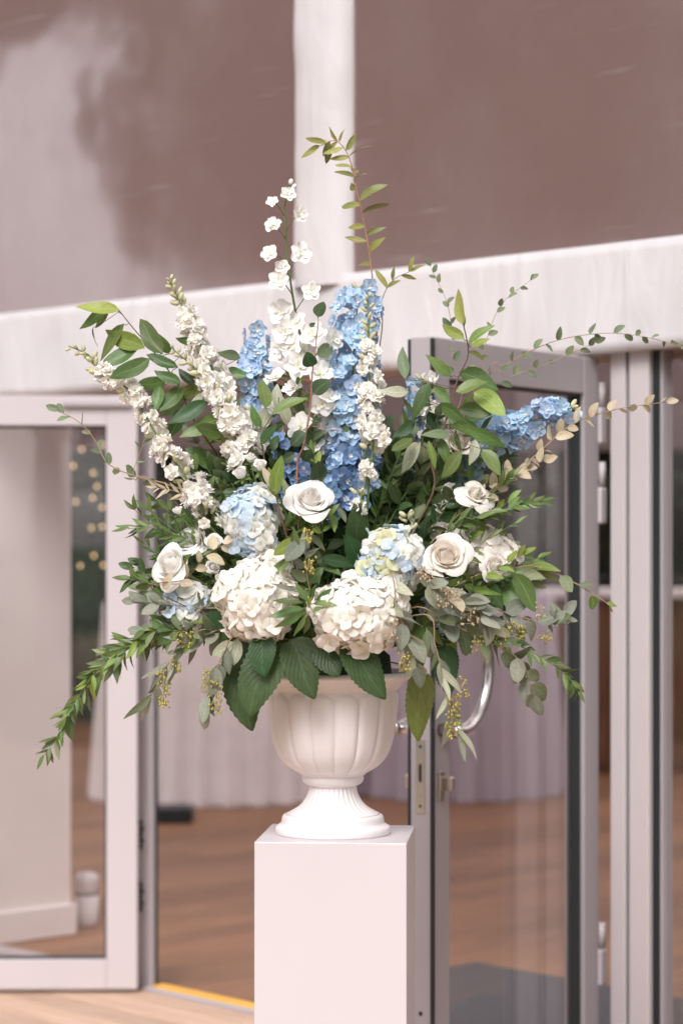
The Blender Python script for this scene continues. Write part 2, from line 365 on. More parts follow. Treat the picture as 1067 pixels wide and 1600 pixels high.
# deck of separate boards, running along the wall
deck = structure(link(bpy.data.objects.new('deck', box_mesh('deck_frame', -7, 8, -9.5, 0.0, -0.14, -0.035, M['bark'], 0)))); deck.location = O; deck.rotation_euler = (0, 0, ang)
bmesh_ = [box_mesh('deck_board', -2.4, 2.4, -0.068, 0.068, -0.03, 0, M['deck'], 0.004) for _ in range(1)]
for i in range(65):
    for j in range(3):
        if i > 55 and j: pass
        o = local('board', bmesh_[0], deck, (-4.6 + 4.806 * j + (0.0 if i % 2 else 0.0), -0.075 - 0.145 * i, R.uniform(-0.001, 0.001)))
# laminate floor inside
floor = structure(link(bpy.data.objects.new('floor', box_mesh('subfloor', -12, 6.5, 0.0, 14, -0.14, -0.02, M['bark'], 0)))); floor.location = O; floor.rotation_euler = (0, 0, ang)
fb = box_mesh('floor_board', -1.748, 1.748, -0.0945, 0.0945, -0.018, 0, M['floor'], 0.0015)
for i in range(73):
    for j in range(4):
        local('board', fb, floor, (-9.2 + 0.19 * i, 0.05 + 1.75 + 3.498 * j - (1.1 if i % 2 else 0) + (0 if j or not (i % 2) else 1.1), 0), (0, 0, rad(90))) if not (i % 2 and j == 0) else \
            local('board', box_mesh('floor_board', -1.198, 1.198, -0.0945, 0.0945, -0.018, 0, M['floor'], 0.0015), floor, (-9.2 + 0.19 * i, 0.05 + 1.2, 0), (0, 0, rad(90)))

def sx(px, inw=0.0):
    k = (px - CX) / F; b = O + INW * inw
    return (k * b.y - b.x) / (U.x - k * U.y)
# ---- the marquee
mq = thing('marquee', 'white and brown marquee with glazed front behind the flower urn', 'marquee', O, rotz=ang)
def mbox(name, s0, s1, y0, y1, z0, z1, mat, bev=0.003, par=None):
    return local(name, box_mesh(name, s0, s1, y0, y1, z0, z1, mat, bev), par or mq)
# white fabric band above the doors, gently rippled
def ripple_sheet(name, s0, s1, z0, z1, y, mat, nx, nz, amp, thick=0.03, sag=0.0):
    V, Fc = [], []
    for side in (0, 1):
        for j in range(nz + 1):
            for i in range(nx + 1):
                s = s0 + (s1 - s0) * i / nx; v = j / nz; z = z0 + (z1 - z0) * v
                w = math.sin(s * 9.1 + v * 2.2) * 0.5 + math.sin(s * 17.3 - v * 4) * 0.3 + math.sin(s * 31 + 1.3 + v * 5) * 0.2
                yy = y - amp * w * (1 - 0.75 * v) - (0.03 * (1 - v) if side == 0 else 0)
                V.append((s, yy if side == 0 else y + thick, z - sag * (1 - v) * (0.5 + 0.5 * math.sin(s * 3.1))))
    n = (nx + 1) * (nz + 1)
    for side in (0, 1):
        for j in range(nz):
            for i in range(nx):
                a = side * n + j * (nx + 1) + i; q = (a, a + 1, a + nx + 2, a + nx + 1)
                Fc.append(q if side == 0 else q[::-1])
    for i in range(nx):
        Fc.append((n + i, n + i + 1, i + 1, i)); t = nz * (nx + 1) + i; Fc.append((t, t + 1, n + t + 1, n + t))
    return mesh(name, V, Fc, mat)
local('valance', ripple_sheet('valance', -3.0, 6.0, 2.122, 2.43, -0.05, M['pvc'], 240, 10, 0.009, 0.06, 0.012), mq)
sp0, sp1 = s_at(479), s_at(558)
mbox('gable_panel', -3.0, sp0 + 0.01, -0.02, 0.02, 2.405, 5.2, M['panel'], 0)
mbox('gable_panel', sp1 - 0.01, 6.0, -0.02, 0.02, 2.405, 5.2, M['panel'], 0)
# fabric wrapped post
pv = ripple_sheet('post', 0, 3.0, sp0, sp1, 0, M['pvc'], 90, 8, 0.006, 0.07)
for v in pv.vertices:
    s, y, z = v.co; k = (z - sp0) / (sp1 - sp0); v.co = (z, y - 0.045 * (1 - (2 * k - 1) ** 4) - 0.022, s + 2.40)
pv.flip_normals(); local('post', pv, mq)
mbox('header_beam', -3.0, 6.0, 0.02, 0.16, 2.105, 2.30, M['beige'], 0.02)
structure_ceiling = mbox('ceiling', -12, 6.5, 0.05, 14, 3.3, 3.33, M['ceiling'], 0)
mbox('side_wall', 6.4, 6.5, 0.05, 14, 0, 3.3, M['mauve'], 0)
mbox('side_wall', -12.1, -12, 0.05, 14, 0, 3.3, M['mauve'], 0)
# frame posts of the glazing
sj = s_at(232); sh = s_at(946)
mbox('jamb', sx(214), sx(236), 0.0, 0.03, 0, 2.12, M['alu'], 0.003)
mbox('gasket', sx(236.2), sx(238), 0.018, 0.027, 0, 2.12, M['gasket'], 0.001)
mbox('threshold', sj, sh, -0.03, 0.005, -0.002, 0.012, M['alu'], 0.004)
mbox('edging_strip', sj + 0.01, sh, 0.007, 0.058, -0.002, 0.016, M['strip'], 0.003)
sa, sb_ = sx(219), sx(231)
for zz in (0.27, 0.49):                          # black catches on the left jamb
    k = mbox('catch', sa, sb_, -0.006, -0.001, zz, zz + 0.11, M['alu'], 0.001)
    for q in range(5):
        mbox('catch_block', sa + 0.003 + 0.008 * (q % 2), sa + 0.022 + 0.008 * (q % 2), -0.016, -0.005, zz + 0.004 + 0.021 * q, zz + 0.019 + 0.021 * q, M['black'], 0.002, k)
# right of the doorway: double post and a fixed pane
mbox('jamb', sx(952, -0.035), sx(975, -0.035), -0.035, -0.008, 0, 2.12, M['alu_light'], 0.003)
mbox('reveal_shade', sx(962, -0.008), sx(975, -0.008), -0.0075, 0.05, 0, 2.12, M['gasket'], 0.001)  # black box behind the jamb, standing in for shade in the hinge gap
mbox('gasket', sx(974.8, -0.035), sx(981, -0.035), -0.02, 0.03, 0, 2.12, M['gasket'], 0.001)
mbox('mullion', sx(980.8, -0.035), sx(1012, -0.035), -0.035, 0.05, 0, 2.12, M['alu_light'], 0.003)
mbox('gasket', sx(1011.8, -0.035), sx(1023, -0.035), -0.018, 0.03, 0, 2.12, M['gasket'], 0.001)
mbox('bead', sx(1022.8, -0.035), sx(1027, -0.035), -0.015, 0.03, 0.0, 2.12, M['alu'], 0.001)
mbox('pane', sx(1026, -0.035), 5.0, 0.0, 0.008, 0.02, 2.12, M['glass'], 0)
mbox('mullion', 5.0, 5.08, -0.035, 0.05, 0, 2.12, M['alu_light'], 0.003)
mbox('sill', sx(1023, -0.035), 5.0, -0.03, 0.04, -0.001, 0.06, M['alu_light'], 0.003)
mbox('sill', -3.0, sx(213), -0.02, 0.05, -0.001, 0.035, M['alu'], 0.004)
# partition inside on the left, with its skirting
mbox('partition', -0.42, -0.245, 0.06, 0.52, 0, 3.3, M['wall_in'], 0.004)
mbox('skirting', -0.244, -0.226, 0.06, 0.535, 0, 0.125, M['wall_in'], 0.004)
# far wall with dark windows
bk = structure(child('wall_back', box_mesh('wall_back', -9, 10, 19.0, 19.12, 2.28, 3.31, M['mauve'], 0), None))
for k in range(13):
    x = -8.8 + k * 1.5
    o = local('window_post', box_mesh('window_post', x, x + 0.07, 18.97, 19.1, 0, 2.279, M['gasket'], 0.004), bk)
    local('window_pane', box_mesh('window_pane', x + 0.071, x + 1.499, 19.03, 19.04, 0.05, 2.279, M['glass'], 0), bk)

# ---- door leaves: x along the leaf from the hinge, y thickness, z up
def door(name, label, hinge, direction, width, h, mat, stile, rail, t):
    a = math.atan2(direction.y, direction.x)
    d = thing(name, label, 'door', hinge, 'glass door leaves of the marquee', rotz=a)
    local('stile', box_mesh('stile', 0, stile, -t / 2, t / 2, 0.015, h, mat, 0.003), d)
    local('stile', box_mesh('stile', width - stile, width, -t / 2, t / 2, 0.015, h, mat, 0.003), d)
    local('top_rail', box_mesh('top_rail', stile, width - stile, -t / 2 + 0.001, t / 2 - 0.001, h - rail, h, mat, 0.003), d)
    local('bottom_rail', box_mesh('bottom_rail', stile, width - stile, -t / 2 + 0.001, t / 2 - 0.001, 0.015, 0.015 + rail, mat, 0.003), d)
    gm = 0.007
    for (x0, x1, z0, z1) in ((stile - 0.004, stile + gm, 0.015 + rail, h - rail), (width - stile - gm, width - stile + 0.004, 0.015 + rail, h - rail),
                             (stile + gm, width - stile - gm, 0.01 + rail, 0.015 + rail + gm), (stile + gm, width - stile - gm, h - rail - gm, h - rail + 0.005)):
        local('gasket', box_mesh('gasket', x0, x1, -t / 2 + 0.012, t / 2 - 0.012, z0, z1, M['gasket'], 0.001), d)
    local('pane', box_mesh('pane', stile + 0.004, width - stile - 0.004, -0.004, 0.004, rail + 0.015, h - rail, M['glass'], 0), d)
    return d
zL = 8.46
hingeL = Vector(((216 - CX) / F * zL, zL, 0))
dl = door('glass_door', 'white framed glass door leaf swung open left of the urn', hingeL, Vector((-1, -0.02, 0)), 1.02, 2.085, M['alu_light'], 0.108, 0.105, 0.06)
local('closer_arm', box_mesh('closer_arm', 0.02, 0.26, 0.032, 0.05, 2.045, 2.063, M['alu'], 0.003), dl)

lead = Vector(((657 - CX) / F * 6.2, 6.2, 0)); hingeR = Vector(((920 - CX) / F * 6.98, 6.98, 0))
wR = (lead - hingeR).length
dr = door('glass_door', 'grey framed glass door leaf with curved steel handles swung open beside the pedestal', hingeR, lead - hingeR, wR, 2.105, M['alu'], 0.092, 0.105, 0.064)
# seals along the leading edge, lock plate and hole
for y in (-0.0335, 0.0335):
    local('edge_seal', box_mesh('edge_seal', wR - 0.010, wR + 0.003, y - 0.004, y + 0.004, 0.015, 2.1, M['gasket'], 0.001), dr)
lp = local('lock_plate', box_mesh('lock_plate', wR - 0.002, wR + 0.0025, -0.014, 0.014, CAMZ - (1272 - HY) / F * 6.2, CAMZ - (1156 - HY) / F * 6.2, M['steel'], 0.001), dr)
zz = lambda y: CAMZ - (y - HY) / F * 6.2
local('bolt_slot', box_mesh('bolt_slot', wR + 0.001, wR + 0.0035, -0.004, 0.004, zz(1222), zz(1194), M['gasket'], 0), lp)
local('screw', box_mesh('screw', wR + 0.001, wR + 0.0045, -0.004, 0.004, zz(1245), zz(1239), M['steel'], 0.001), lp)
local('screw', box_mesh('screw', wR + 0.001, wR + 0.0045, -0.003, 0.003, zz(1262), zz(1257), M['black'], 0.001), lp)
local('screw', box_mesh('screw', wR + 0.001, wR + 0.0045, -0.003, 0.003, zz(1169), zz(1164), M['black'], 0.001), lp)
local('drain_hole', lathe('drain_hole', [(0, 0.006), (0.0012, 0.006)], M['black'], 16), dr, (wR - 0.0002, 0, zz(1584)), (0, rad(90), 0))
for sgn in (-1, 1):
    y0 = 0.032 * sgn; xs = wR - 0.045
    zc, rr = zz(1045), 0.158
    pts = [Vector((xs, y0, zc - rr)), Vector((xs, y0 + sgn * 0.055, zc - rr))]
    pts = [Vector((xs, y0, zc - rr)), Vector((xs, y0 + sgn * 0.03, zc - rr)), Vector((xs, y0 + sgn * 0.058, zc - rr))]
    h = local('handle', tube('handle', [Vector((xs, y0 - sgn * 0.002, zc + q * rr)) + Vector((0, sgn * k, 0)) for q in (-1,) for k in (0, 0.03, 0.062)], 0.0165, M['steel'], 16), dr)
    local('mount', tube('mount', [Vector((xs, y0 - sgn * 0.002 + sgn * k, zc + rr)) for k in (0, 0.03, 0.062)], 0.0165, M['steel'], 16), h)
    arc = [Vector((xs - 0.135 * math.cos(a) ** 1.0 if False else xs - 0.14 * math.cos(a), y0 + sgn * 0.062, zc + rr * math.sin(a))) for a in [rad(-90 + 180 * k / 30) for k in range(31)]]
    arc = [arc[0] + Vector((0.03, 0, 0))] + arc + [arc[-1] + Vector((0.03, 0, 0))]
    local('grip', tube('grip', arc, 0.0165, M['steel'], 18), h)
    e = local('escutcheon', box_mesh('escutcheon', xs - 0.014, xs + 0.014, min(y0, y0 + sgn * 0.006), max(y0, y0 + sgn * 0.006), zz(1255), zz(1205), M['brass'], 0.002), dr)
    local('thumb_turn', box_mesh('thumb_turn', xs - 0.008, xs + 0.008, min(y0, y0 + sgn * 0.04), max(y0, y0 + sgn * 0.04), zz(1236), zz(1214), M['brass'], 0.004, 2), e)
for z0 in (0.30, 1.63, 1.86):
    hg = local('hinge', box_mesh('hinge', -0.032, 0.006, 0.0, 0.042, z0, z0 + 0.105, M['alu_light'], 0.006, 2), dr)
    local('hinge_pin', lathe('hinge_pin', [(0, 0.012), (0.07, 0.012)], M['alu_light'], 16), hg, (-0.018, 0.03, z0 + 0.108))

# ---- things inside
dm = thing('doormat', 'charcoal doormat lying on the floor just inside the doorway', 'doormat', WL(2.3, 0.6, 0))
c = local('pile', box_mesh('pile', -0.94, 1.35, -0.5, 0.58, 0.001, 0.012, M['mat'], 0.004), dm, (0, 0, 0), (0, 0, ang))
local('border', box_mesh('border', -0.97, 1.38, -0.53, 0.61, 0.0005, 0.007, M['gasket'], 0.002), dm, (0, 0, 0), (0, 0, ang))
def draped_table(label, cx, cy, a, b, h, mat, nf):
    t = thing('draped_table', label, 'table', (cx, cy, 0), 'draped tables inside the marquee')
    V, Fc = [], []; n = 240; nz = 10
    for j in range(nz + 1):
        v = j / nz
        for k in range(n):
            th = 2 * math.pi * k / n
            w = 0.035 * (1 - v) * math.sin(nf * th + 0.7 * math.sin(3 * th)) + 0.02 * (1 - v) * math.sin(nf * 2.3 * th)
            V.append(((a + w + 0.05 * (1 - v)) * math.cos(th), (b + w + 0.05 * (1 - v)) * math.sin(th), 0.004 + (h - 0.004) * v))
    for j in range(nz):
        for k in range(n):
            k2 = (k + 1) % n; Fc.append((j * n + k, j * n + k2, (j + 1) * n + k2, (j + 1) * n + k))
    Fc.append(tuple(nz * n + k for k in range(n)))
    local('cloth', mesh('cloth', V, Fc, mat), t)
    local('table_top', lathe('table_top', [(h + 0.001, 1.0), (h + 0.02, 1.0)], mat, 64), t).scale = (a * 0.99, b * 0.99, 1)
    return t
draped_table('tall table under a pleated white cloth beside the black box', -0.78, 14.85, 0.68, 0.55, 1.18, M['cloth'], 26)
draped_table('tall table under a lilac grey cloth behind the open glass door', 0.72, 15.3, 0.62, 0.75, 1.2, M['cloth2'], 20)
bx = thing('planter_box', 'low black box with green sprigs on the floor by the white cloth', 'box', (-0.93, 13.55, 0))
local('tray', box_mesh('tray', -0.16, 0.10, -0.12, 0.12, 0, 0.085, M['black'], 0.006), bx)
bn = thing('pedal_bin', 'small white plastic bin standing by the partition skirting', 'bin', (-1.045, 9.93, 0))
local('body', lathe('body', [(0, 0.044), (0.01, 0.047), (0.125, 0.05)], M['bin'], 40), bn)
local('band', lathe('band', [(0.125, 0.0495), (0.135, 0.0495)], M['gasket'], 40), bn)
local('lid', lathe('lid', [(0.135, 0.05), (0.137, 0.051), (0.183, 0.051), (0.187, 0.051), (0.203, 0.047), (0.212, 0.034), (0.216, 0.012)], M['bin'], 40), bn)
br = thing('bar_counter', 'slatted brown wooden bar counter with a pale top inside', 'bar', (2.35, 16.3, 0))
local('carcass', box_mesh('carcass', -0.95, 0.95, 0.03, 0.55, 0, 1.18, M['barwood'], 0.004), br)
slm = box_mesh('slat', -0.03, 0.03, 0, 0.028, 0.06, 1.18, M['barwood'], 0.006)
for k in range(24): local('slat', slm, br, (-0.9 + 0.078 * k, 0, 0))
local('counter_top', box_mesh('counter_top', -1.0, 1.0, -0.06, 0.6, 1.181, 1.24, M['wall_in'], 0.008), br)
# fairy lights
fl = thing('string_lights', 'strings of small warm fairy lights hanging inside behind the left door', 'string lights', W(140, 640, 8.0))
bulbs = [(128, 702), (163, 695), (115, 728), (146, 739), (152, 760), (145, 778), (119, 784), (160, 793), (143, 825), (160, 823), (147, 868), (126, 884), (162, 883)]
bm_ = lathe('bulb', [(-0.009, 0.002), (-0.006, 0.005), (0, 0.007), (0.006, 0.005), (0.010, 0.002)], M['bulb'], 10)
for q, xr in enumerate((120, 147, 161)):
    col_ = sorted([b for b in bulbs if (b[0] < 131, 131 <= b[0] < 156, b[0] >= 156)[q]], key=lambda b: b[1])
    pts = [W(xr, 560, 8.0)] + [W(b[0], b[1] - 2, 8.0) for b in col_] + [W(xr, 900, 8.0)]
    child('wire', tube('wire', smooth_path(pts, 30), 0.0012, M['gasket'], 5), fl)
for b in bulbs: child('bulb', bm_, fl, Matrix.Translation(W(b[0], b[1], 8.0)))

# ---- trees outside: those mirrored in the sheets and glass, and those beyond the far windows
def blade(name, mat):
    return None
def crown_mesh(name, seed, rx, rz, n, mat, lobes=16):
    r = random.Random(seed); V, Fc, uv = [], [], []
    cs = []
    for _ in range(lobes):
        d = Vector((r.gauss(0, 1), r.gauss(0, 1), r.gauss(0, 1))).normalized() * r.uniform(0.35, 0.8)
        cs.append((Vector((d.x * rx, d.y * rx, d.z * rz)), r.uniform(0.28, 0.45) * rx))
    for _ in range(n):
        c, rr = r.choice(cs); d = Vector((r.gauss(0, 1), r.gauss(0, 1), r.gauss(0, 1))).normalized()
        p = c + d * rr * r.uniform(0.7, 1.05)
        a = Vector((r.gauss(0, 1), r.gauss(0, 1), r.gauss(0, 1))).normalized() * r.uniform(0.10, 0.2); b = a.orthogonal().normalized() * a.length * 0.45
        i = len(V); V += [p - a, p + b, p + a, p - b]; Fc.append((i, i + 1, i + 2, i + 3)); uv += [(0.5, 0), (1, 0.5), (0.5, 1), (0, 0.5)]
    return mesh(name, V, Fc, mat, False, uv)
crowns = [crown_mesh('crown', 3, 2.6, 3.0, 7000, M['tree']), crown_mesh('crown', 8, 2.3, 3.2, 6500, M['tree'])]
trunk_m = tube('trunk', smooth_path([Vector((0, 0, -0.2)), Vector((0.1, 0.05, 1.5)), Vector((-0.05, 0.1, 3.0)), Vector((0.1, 0, 5.0))], 10), [0.24 - 0.017 * k for k in range(11)], M['bark'], 10)
limb_m = tubes('limb', [(smooth_path([Vector((0, 0.05, 2.2 + 0.5 * k)), Vector((math.cos(k * 2.1) * 0.7, math.sin(k * 2.1) * 0.7, 3.3 + 0.5 * k)), Vector((math.cos(k * 2.1) * 1.5, math.sin(k * 2.1) * 1.5, 4.4 + 0.4 * k))], 6), [0.09 - 0.011 * q for q in range(7)]) for k in range(5)], M['bark'], 6)
def tree(x, y, h, k, label, group, sc=1.0):
    t = thing('tree', label, 'tree', (x, y, -0.16), group, rotz=R.uniform(0, 6))
    q = h / 5.0; local('trunk', trunk_m, t).scale = (q, q, q); local('limb', limb_m, t).scale = (q, q, q); c = local('crown', crowns[k], t, (0, 0, h)); c.scale = (sc, sc, sc)
    return t
for i, (x, y, h) in enumerate([(-22, -3.0, 7.0), (-24, 1.5, 7.6), (-21, 4.6, 6.6), (-25, 7.0, 8.4), (-21.5, 8.4, 7.0), (-27, 8.4, 9.0), (-24, 15.0, 11.4), (-23, 19.2, 8.6), (-30, 24.5, 6.5), (-14, -15, 6.5), (-8.5, -17, 7), (-3, -17.5, 6.4), (2.5, -17, 7), (8, -17.5, 6.6)]):  # those behind the camera are added, unseen, to darken the door glass reflection
    tree(x, y, h, i % 2, 'leafy dark tree standing unseen on the lawn across from the marquee', 'trees facing the marquee', 1.5)
for i, (x, y, h) in enumerate([(-6.5, 23, 3.2), (-2.6, 24, 3.0), (1.2, 23.5, 3.3), (5.0, 24, 3.1), (8.8, 23.5, 3.2), (-4.4, 26.5, 4.2), (3.0, 27, 4.4)]):
    tree(x, y, h, i % 2, 'dark leafy tree seen through the far windows of the marquee', 'trees beyond the far windows')
hd = thing('hedge', 'dark green clipped hedge beyond the far windows', 'hedge', (0, 21.5, -0.16))
def hedge_mesh(x0, x1, y0, y1, h, n):
    r = random.Random(5); V, Fc, uv = [], [], []
    for _ in range(n):
        p = Vector((r.uniform(x0, x1), r.choice((y0, y0, y1)) + r.uniform(-0.1, 0.1), r.uniform(0, h))) if r.random() < 0.8 else Vector((r.uniform(x0, x1), r.uniform(y0, y1), h + r.uniform(-0.1, 0.1)))
        a = Vector((r.gauss(0, 1), r.gauss(0, 1), r.gauss(0, 1))).normalized() * 0.11; b = a.orthogonal().normalized() * 0.05
        i = len(V); V += [p - a, p + b, p + a, p - b]; Fc.append((i, i + 1, i + 2, i + 3)); uv += [(0.5, 0), (1, 0.5), (0.5, 1), (0, 0.5)]
    return mesh('foliage', V, Fc, M['tree'], False, uv)
local('foliage', hedge_mesh(-9, 10, -0.5, 0.5, 2.2, 16000), hd)
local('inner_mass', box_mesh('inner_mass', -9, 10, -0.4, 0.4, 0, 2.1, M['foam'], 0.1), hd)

# ================================================================== pedestal and urn
ZT = CAMZ - (1302 - HY) / F * D0
pr = rad(-5.0); pc = Vector((-0.0095, 5.22, 0)); w = 0.16
pd = thing('pedestal', 'tall square white painted pedestal under the urn', 'pedestal', pc, rotz=pr)
local('body', box_mesh('body', -w, w, -w, w, 0.0, ZT, M['paint'], 0.0022, 2), pd)
AX = W(520, 1302).x
un = thing('urn', 'fluted white pedestal urn holding the flowers', 'urn', (AX, D0, ZT))
def zy(y): return (1302 - y) * PX
def prof(lst, sub=4):
    P = smooth_path([Vector((zy(y), hw * PX, 0)) for y, hw in lst], sub * (len(lst) - 1)); return [(p.x, p.y) for p in P]
local('base', lathe('base', [(0, 88 * PX)] + prof([(1300, 89.5), (1296, 90), (1291, 89), (1288, 85), (1285, 81), (1281, 80), (1276, 79), (1272, 76), (1269, 68)], 3), M['urn'], 96), un)
local('foot', lathe('foot', prof([(1271, 74), (1266, 63), (1260, 53.5), (1252, 45.5), (1240, 39), (1225, 35.5)], 4), M['urn'], 256,
      lambda a, z, r: r * (1 + 0.018 * math.cos(32 * a)) if zy(1268) < z else r), un)
local('collar', lathe('collar', prof([(1228, 34), (1226, 40), (1222, 46), (1216, 48.5), (1211, 47), (1210, 50), (1206, 53), (1202, 50)], 3), M['urn'], 96), un)
ztop = zy(1080); zbot = zy(1205)
def gad(a, z, r):
    k = 16; da = 2 * math.pi / k; th = (a - rad(-90 + 1.8)) % da - da / 2; hw = 0.5 * da * 0.136; uu = th / (da / 2) * hw
    dz = max(0, z - (ztop - hw)); d = hw - math.sqrt(uu * uu + dz * dz)
    t = max(0.0, min(1.0, d / (hw * 0.55)))
    fade = max(0.0, min(1.0, (z - zy(1209)) / 0.012))
    return r + (0.0065 * math.sqrt(1 - (1 - t) ** 2) - 0.0045) * fade * max(0.0, min(1.0, (zy(1074) - z) / 0.004))
local('bowl', lathe('bowl', prof([(1209, 48), (1205, 56), (1200, 64), (1192, 74), (1180, 83.5), (1165, 90), (1145, 95), (1120, 98.5), (1095, 101), (1082, 102), (1076, 103), (1070, 105.5)], 5), M['urn'], 384, gad), un)
local('rim', lathe('rim', prof([(1076, 99), (1071, 105.5), (1066, 110), (1061, 119), (1058, 127), (1055, 130.5), (1051, 130.5), (1048, 127), (1049, 120), (1056, 112)], 4), M['urn'], 96), un)
fo = thing('floral_foam', 'dark mossy foam block filling the mouth of the urn', 'floral foam', (AX, D0, ZT + zy(1060)))
local('foam_block', lathe('foam_block', [(-0.03, 0.118), (0.0, 0.128), (0.05, 0.118), (0.085, 0.08), (0.10, 0.02)], M['foam'], 32, lambda a, z, r: r * (1 + 0.05 * math.sin(5 * a + z * 40))), fo)

# ================================================================== flower and leaf meshes (all unit sized, shared)
def leaf_mesh(name, mat, hw, kind='lance', nv=7, fold=0.25, curl=0.12, serr=0.0, seed=0, twist=0.0):
    r = random.Random(seed); V, Fc, uv = [], [], []; nu = 4
    for j in range(nv + 1):
        v = j / nv
        if kind == 'lance': p = max(0.0, math.sin(math.pi * v ** 0.82)) ** 0.85
        elif kind == 'oval': p = max(0.0, math.sin(math.pi * v ** 0.85)) ** 0.62
        elif kind == 'round': p = max(0.0, 1 - (2 * (v ** 0.9) - 1) ** 2) ** 0.55 * (1 - 0.18 * v)
        else: p = (v ** 0.42) * max(0.0, 1 - v) ** 0.78 * 1.62            # heart
        h = hw * p
        if j in (0, nv): h = 0.008
        if serr and 0 < j < nv: h *= 1 + serr * (1 if j % 2 else -1)
        a = twist * (v - 0.3); wob = 0.03 * math.sin(v * 5 + seed)
        for i in range(nu + 1):
            u = i / nu * 2 - 1; x = u * h; z = fold * abs(u) * h + 0.05 * h * math.sin(7 * v + 3 * u + seed) - curl * v * v + (-0.10 * hw * u * u * v)
            V.append((x * math.cos(a) - z * 0.2 * math.sin(a) + wob, v, z + x * math.sin(a))); uv.append(((u + 1) / 2, v))
    for j in range(nv):
        for i in range(nu):
            b = j * (nu + 1) + i; Fc.append((b, b + 1, b + nu + 2, b + nu + 1))
    return mesh(name, V, Fc, mat, True, uv)
SHAPES = {'laurel': [(0.19, 'lance', 0.10, 0.3), (0.185, 'lance', 0.26, -0.3), (0.20, 'oval', -0.06, 0.5)],
          'narrow': [(0.11, 'lance', 0.12, 0.3), (0.12, 'lance', 0.3, -0.4), (0.105, 'lance', -0.1, 0.5)],
          'ruscus': [(0.145, 'lance', 0.12, 0.3), (0.15, 'lance', 0.28, -0.4), (0.14, 'lance', -0.05, 0.5)],
          'oval': [(0.27, 'oval', 0.12, 0.3), (0.26, 'oval', 0.2, -0.3), (0.28, 'oval', -0.05, 0.4)],
          'round': [(0.36, 'round', 0.10, 0.3), (0.33, 'round', 0.22, -0.3), (0.35, 'round', -0.08, 0.4)],
          'willow': [(0.15, 'oval', 0.15, 0.5), (0.16, 'oval', 0.38, -0.4), (0.14, 'lance', 0.1, 0.7)]}
_lc = {}
def leafm(shape, mat):
    k = (shape, mat)
    if k not in _lc:
        _lc[k] = [leaf_mesh('leaf', M[mat], hw, kd, 7, 0.28, cu, 0, i + 1, tw) for i, (hw, kd, cu, tw) in enumerate(SHAPES[shape])]
    return R.choice(_lc[k])
BIGLEAF = {m: leaf_mesh('leaf', M[m], 0.36, 'heart', 26, 0.22, 0.12, 0.045, 4, 0.2) for m in ('hydleaf', 'olive')}
CAMDIR = Vector((0, -1, 0.12))

def petals(n, length, width, r0, elev, cup, ruffle, seed, z0=0.0, nu=4, nv=4, tip=0.0, rot=0.0, rnd=0.3):
    """n spreading petals around +Z; v runs from throat to rim"""
    r = random.Random(seed); V, Fc, uv = [], [], []
    for k in range(n):
        th = rot + 2 * math.pi * k / n + r.uniform(-0.12, 0.12); L = length * r.uniform(0.9, 1.08); e = elev + r.uniform(-0.15, 0.15); ph = r.uniform(0, 6)
        b = len(V)
        for j in range(nv + 1):
            v = j / nv; wv = width * L * (math.sin(math.pi * 0.5 * min(1.0, 0.16 + 1.25 * v)) ** 0.9) * (1 - 0.12 * v ** 4)
            for i in range(nu + 1):
                u = i / nu * 2 - 1
                rr = r0 + L * v * (1 - rnd * u * u * v) + tip * (1 - abs(u)) * (v ** 4)
                z = z0 + L * (e * v + cup * v * v + cup * 0.6 * u * u * v) + ruffle * L * v * math.sin(3.1 * u + ph) + ruffle * 0.6 * L * v * v * math.sin(6.3 * u + 2 * ph)
                y = u * wv
                V.append((rr * math.cos(th) - y * math.sin(th), rr * math.sin(th) + y * math.cos(th), z)); uv.append(((u + 1) / 2, v))
        for j in range(nv):
            for i in range(nu):
                q = b + j * (nu + 1) + i; Fc.append((q, q + 1, q + nu + 2, q + nu + 1))
    return V, Fc, uv
def combine(name, parts, mats):
    V, Fc, uv, mi = [], [], [], []
    for (v, f, t), m in parts:
        o = len(V); V += v; uv += t; Fc += [tuple(i + o for i in q) for q in f]; mi += [m] * len(f)
    return mesh(name, V, Fc, mats, True, uv, mi)
def blob(r, h, seg=7, rings=5, z0=0):
    V, Fc, uv = [], [], []
    for j in range(rings + 1):
        a = math.pi * j / rings
        for k in range(seg):
            t = 2 * math.pi * k / seg; V.append((r * math.sin(a) * math.cos(t), r * math.sin(a) * math.sin(t), z0 - h * math.cos(a))); uv.append((k / seg, j / rings))
    for j in range(rings):
        for k in range(seg):
            k2 = (k + 1) % seg; Fc.append((j * seg + k, j * seg + k2, (j + 1) * seg + k2, (j + 1) * seg + k))
    return V, Fc, uv
def floret_set(kind, mats, n=3):
    out = []
    for s in range(n):
        if kind == 'delph':
            P = [(petals(5, 0.92, 0.50, 0.08, 0.12, 0.15, 0.10, 10 + s), 0), (petals(3, 0.62, 0.42, 0.06, 0.45, 0.1, 0.08, 30 + s, 0.04, 3, 3, rot=0.5), 0), (petals(4, 0.27, 0.45, 0.03, 0.6, 0.2, 0.1, 50 + s, 0.10, 3, 2), 1)]
        elif kind == 'stock':
            P = [(petals(6, 0.95, 0.44, 0.05, -0.05, 0.05, 0.13, 20 + s, 0.0), 0), (petals(5, 0.72, 0.46, 0.04, 0.45, 0.1, 0.16, 40 + s, 0.10, rot=0.4), 0), (petals(4, 0.42, 0.5, 0.02, 1.0, 0.1, 0.18, 60 + s, 0.16, 3, 3), 0), (blob(0.1, 0.16, 6, 4, 0.2), 1)]
        elif kind == 'hyd':
            P = [(petals(4, 0.98, 0.62, 0.03, 0.16 + 0.07 * s, -0.14, 0.05, 70 + s, 0, 5, 5), 0), (blob(0.07, 0.07, 6, 4, 0.05), 1)]
        out.append(combine('floret', P, mats))
    return out
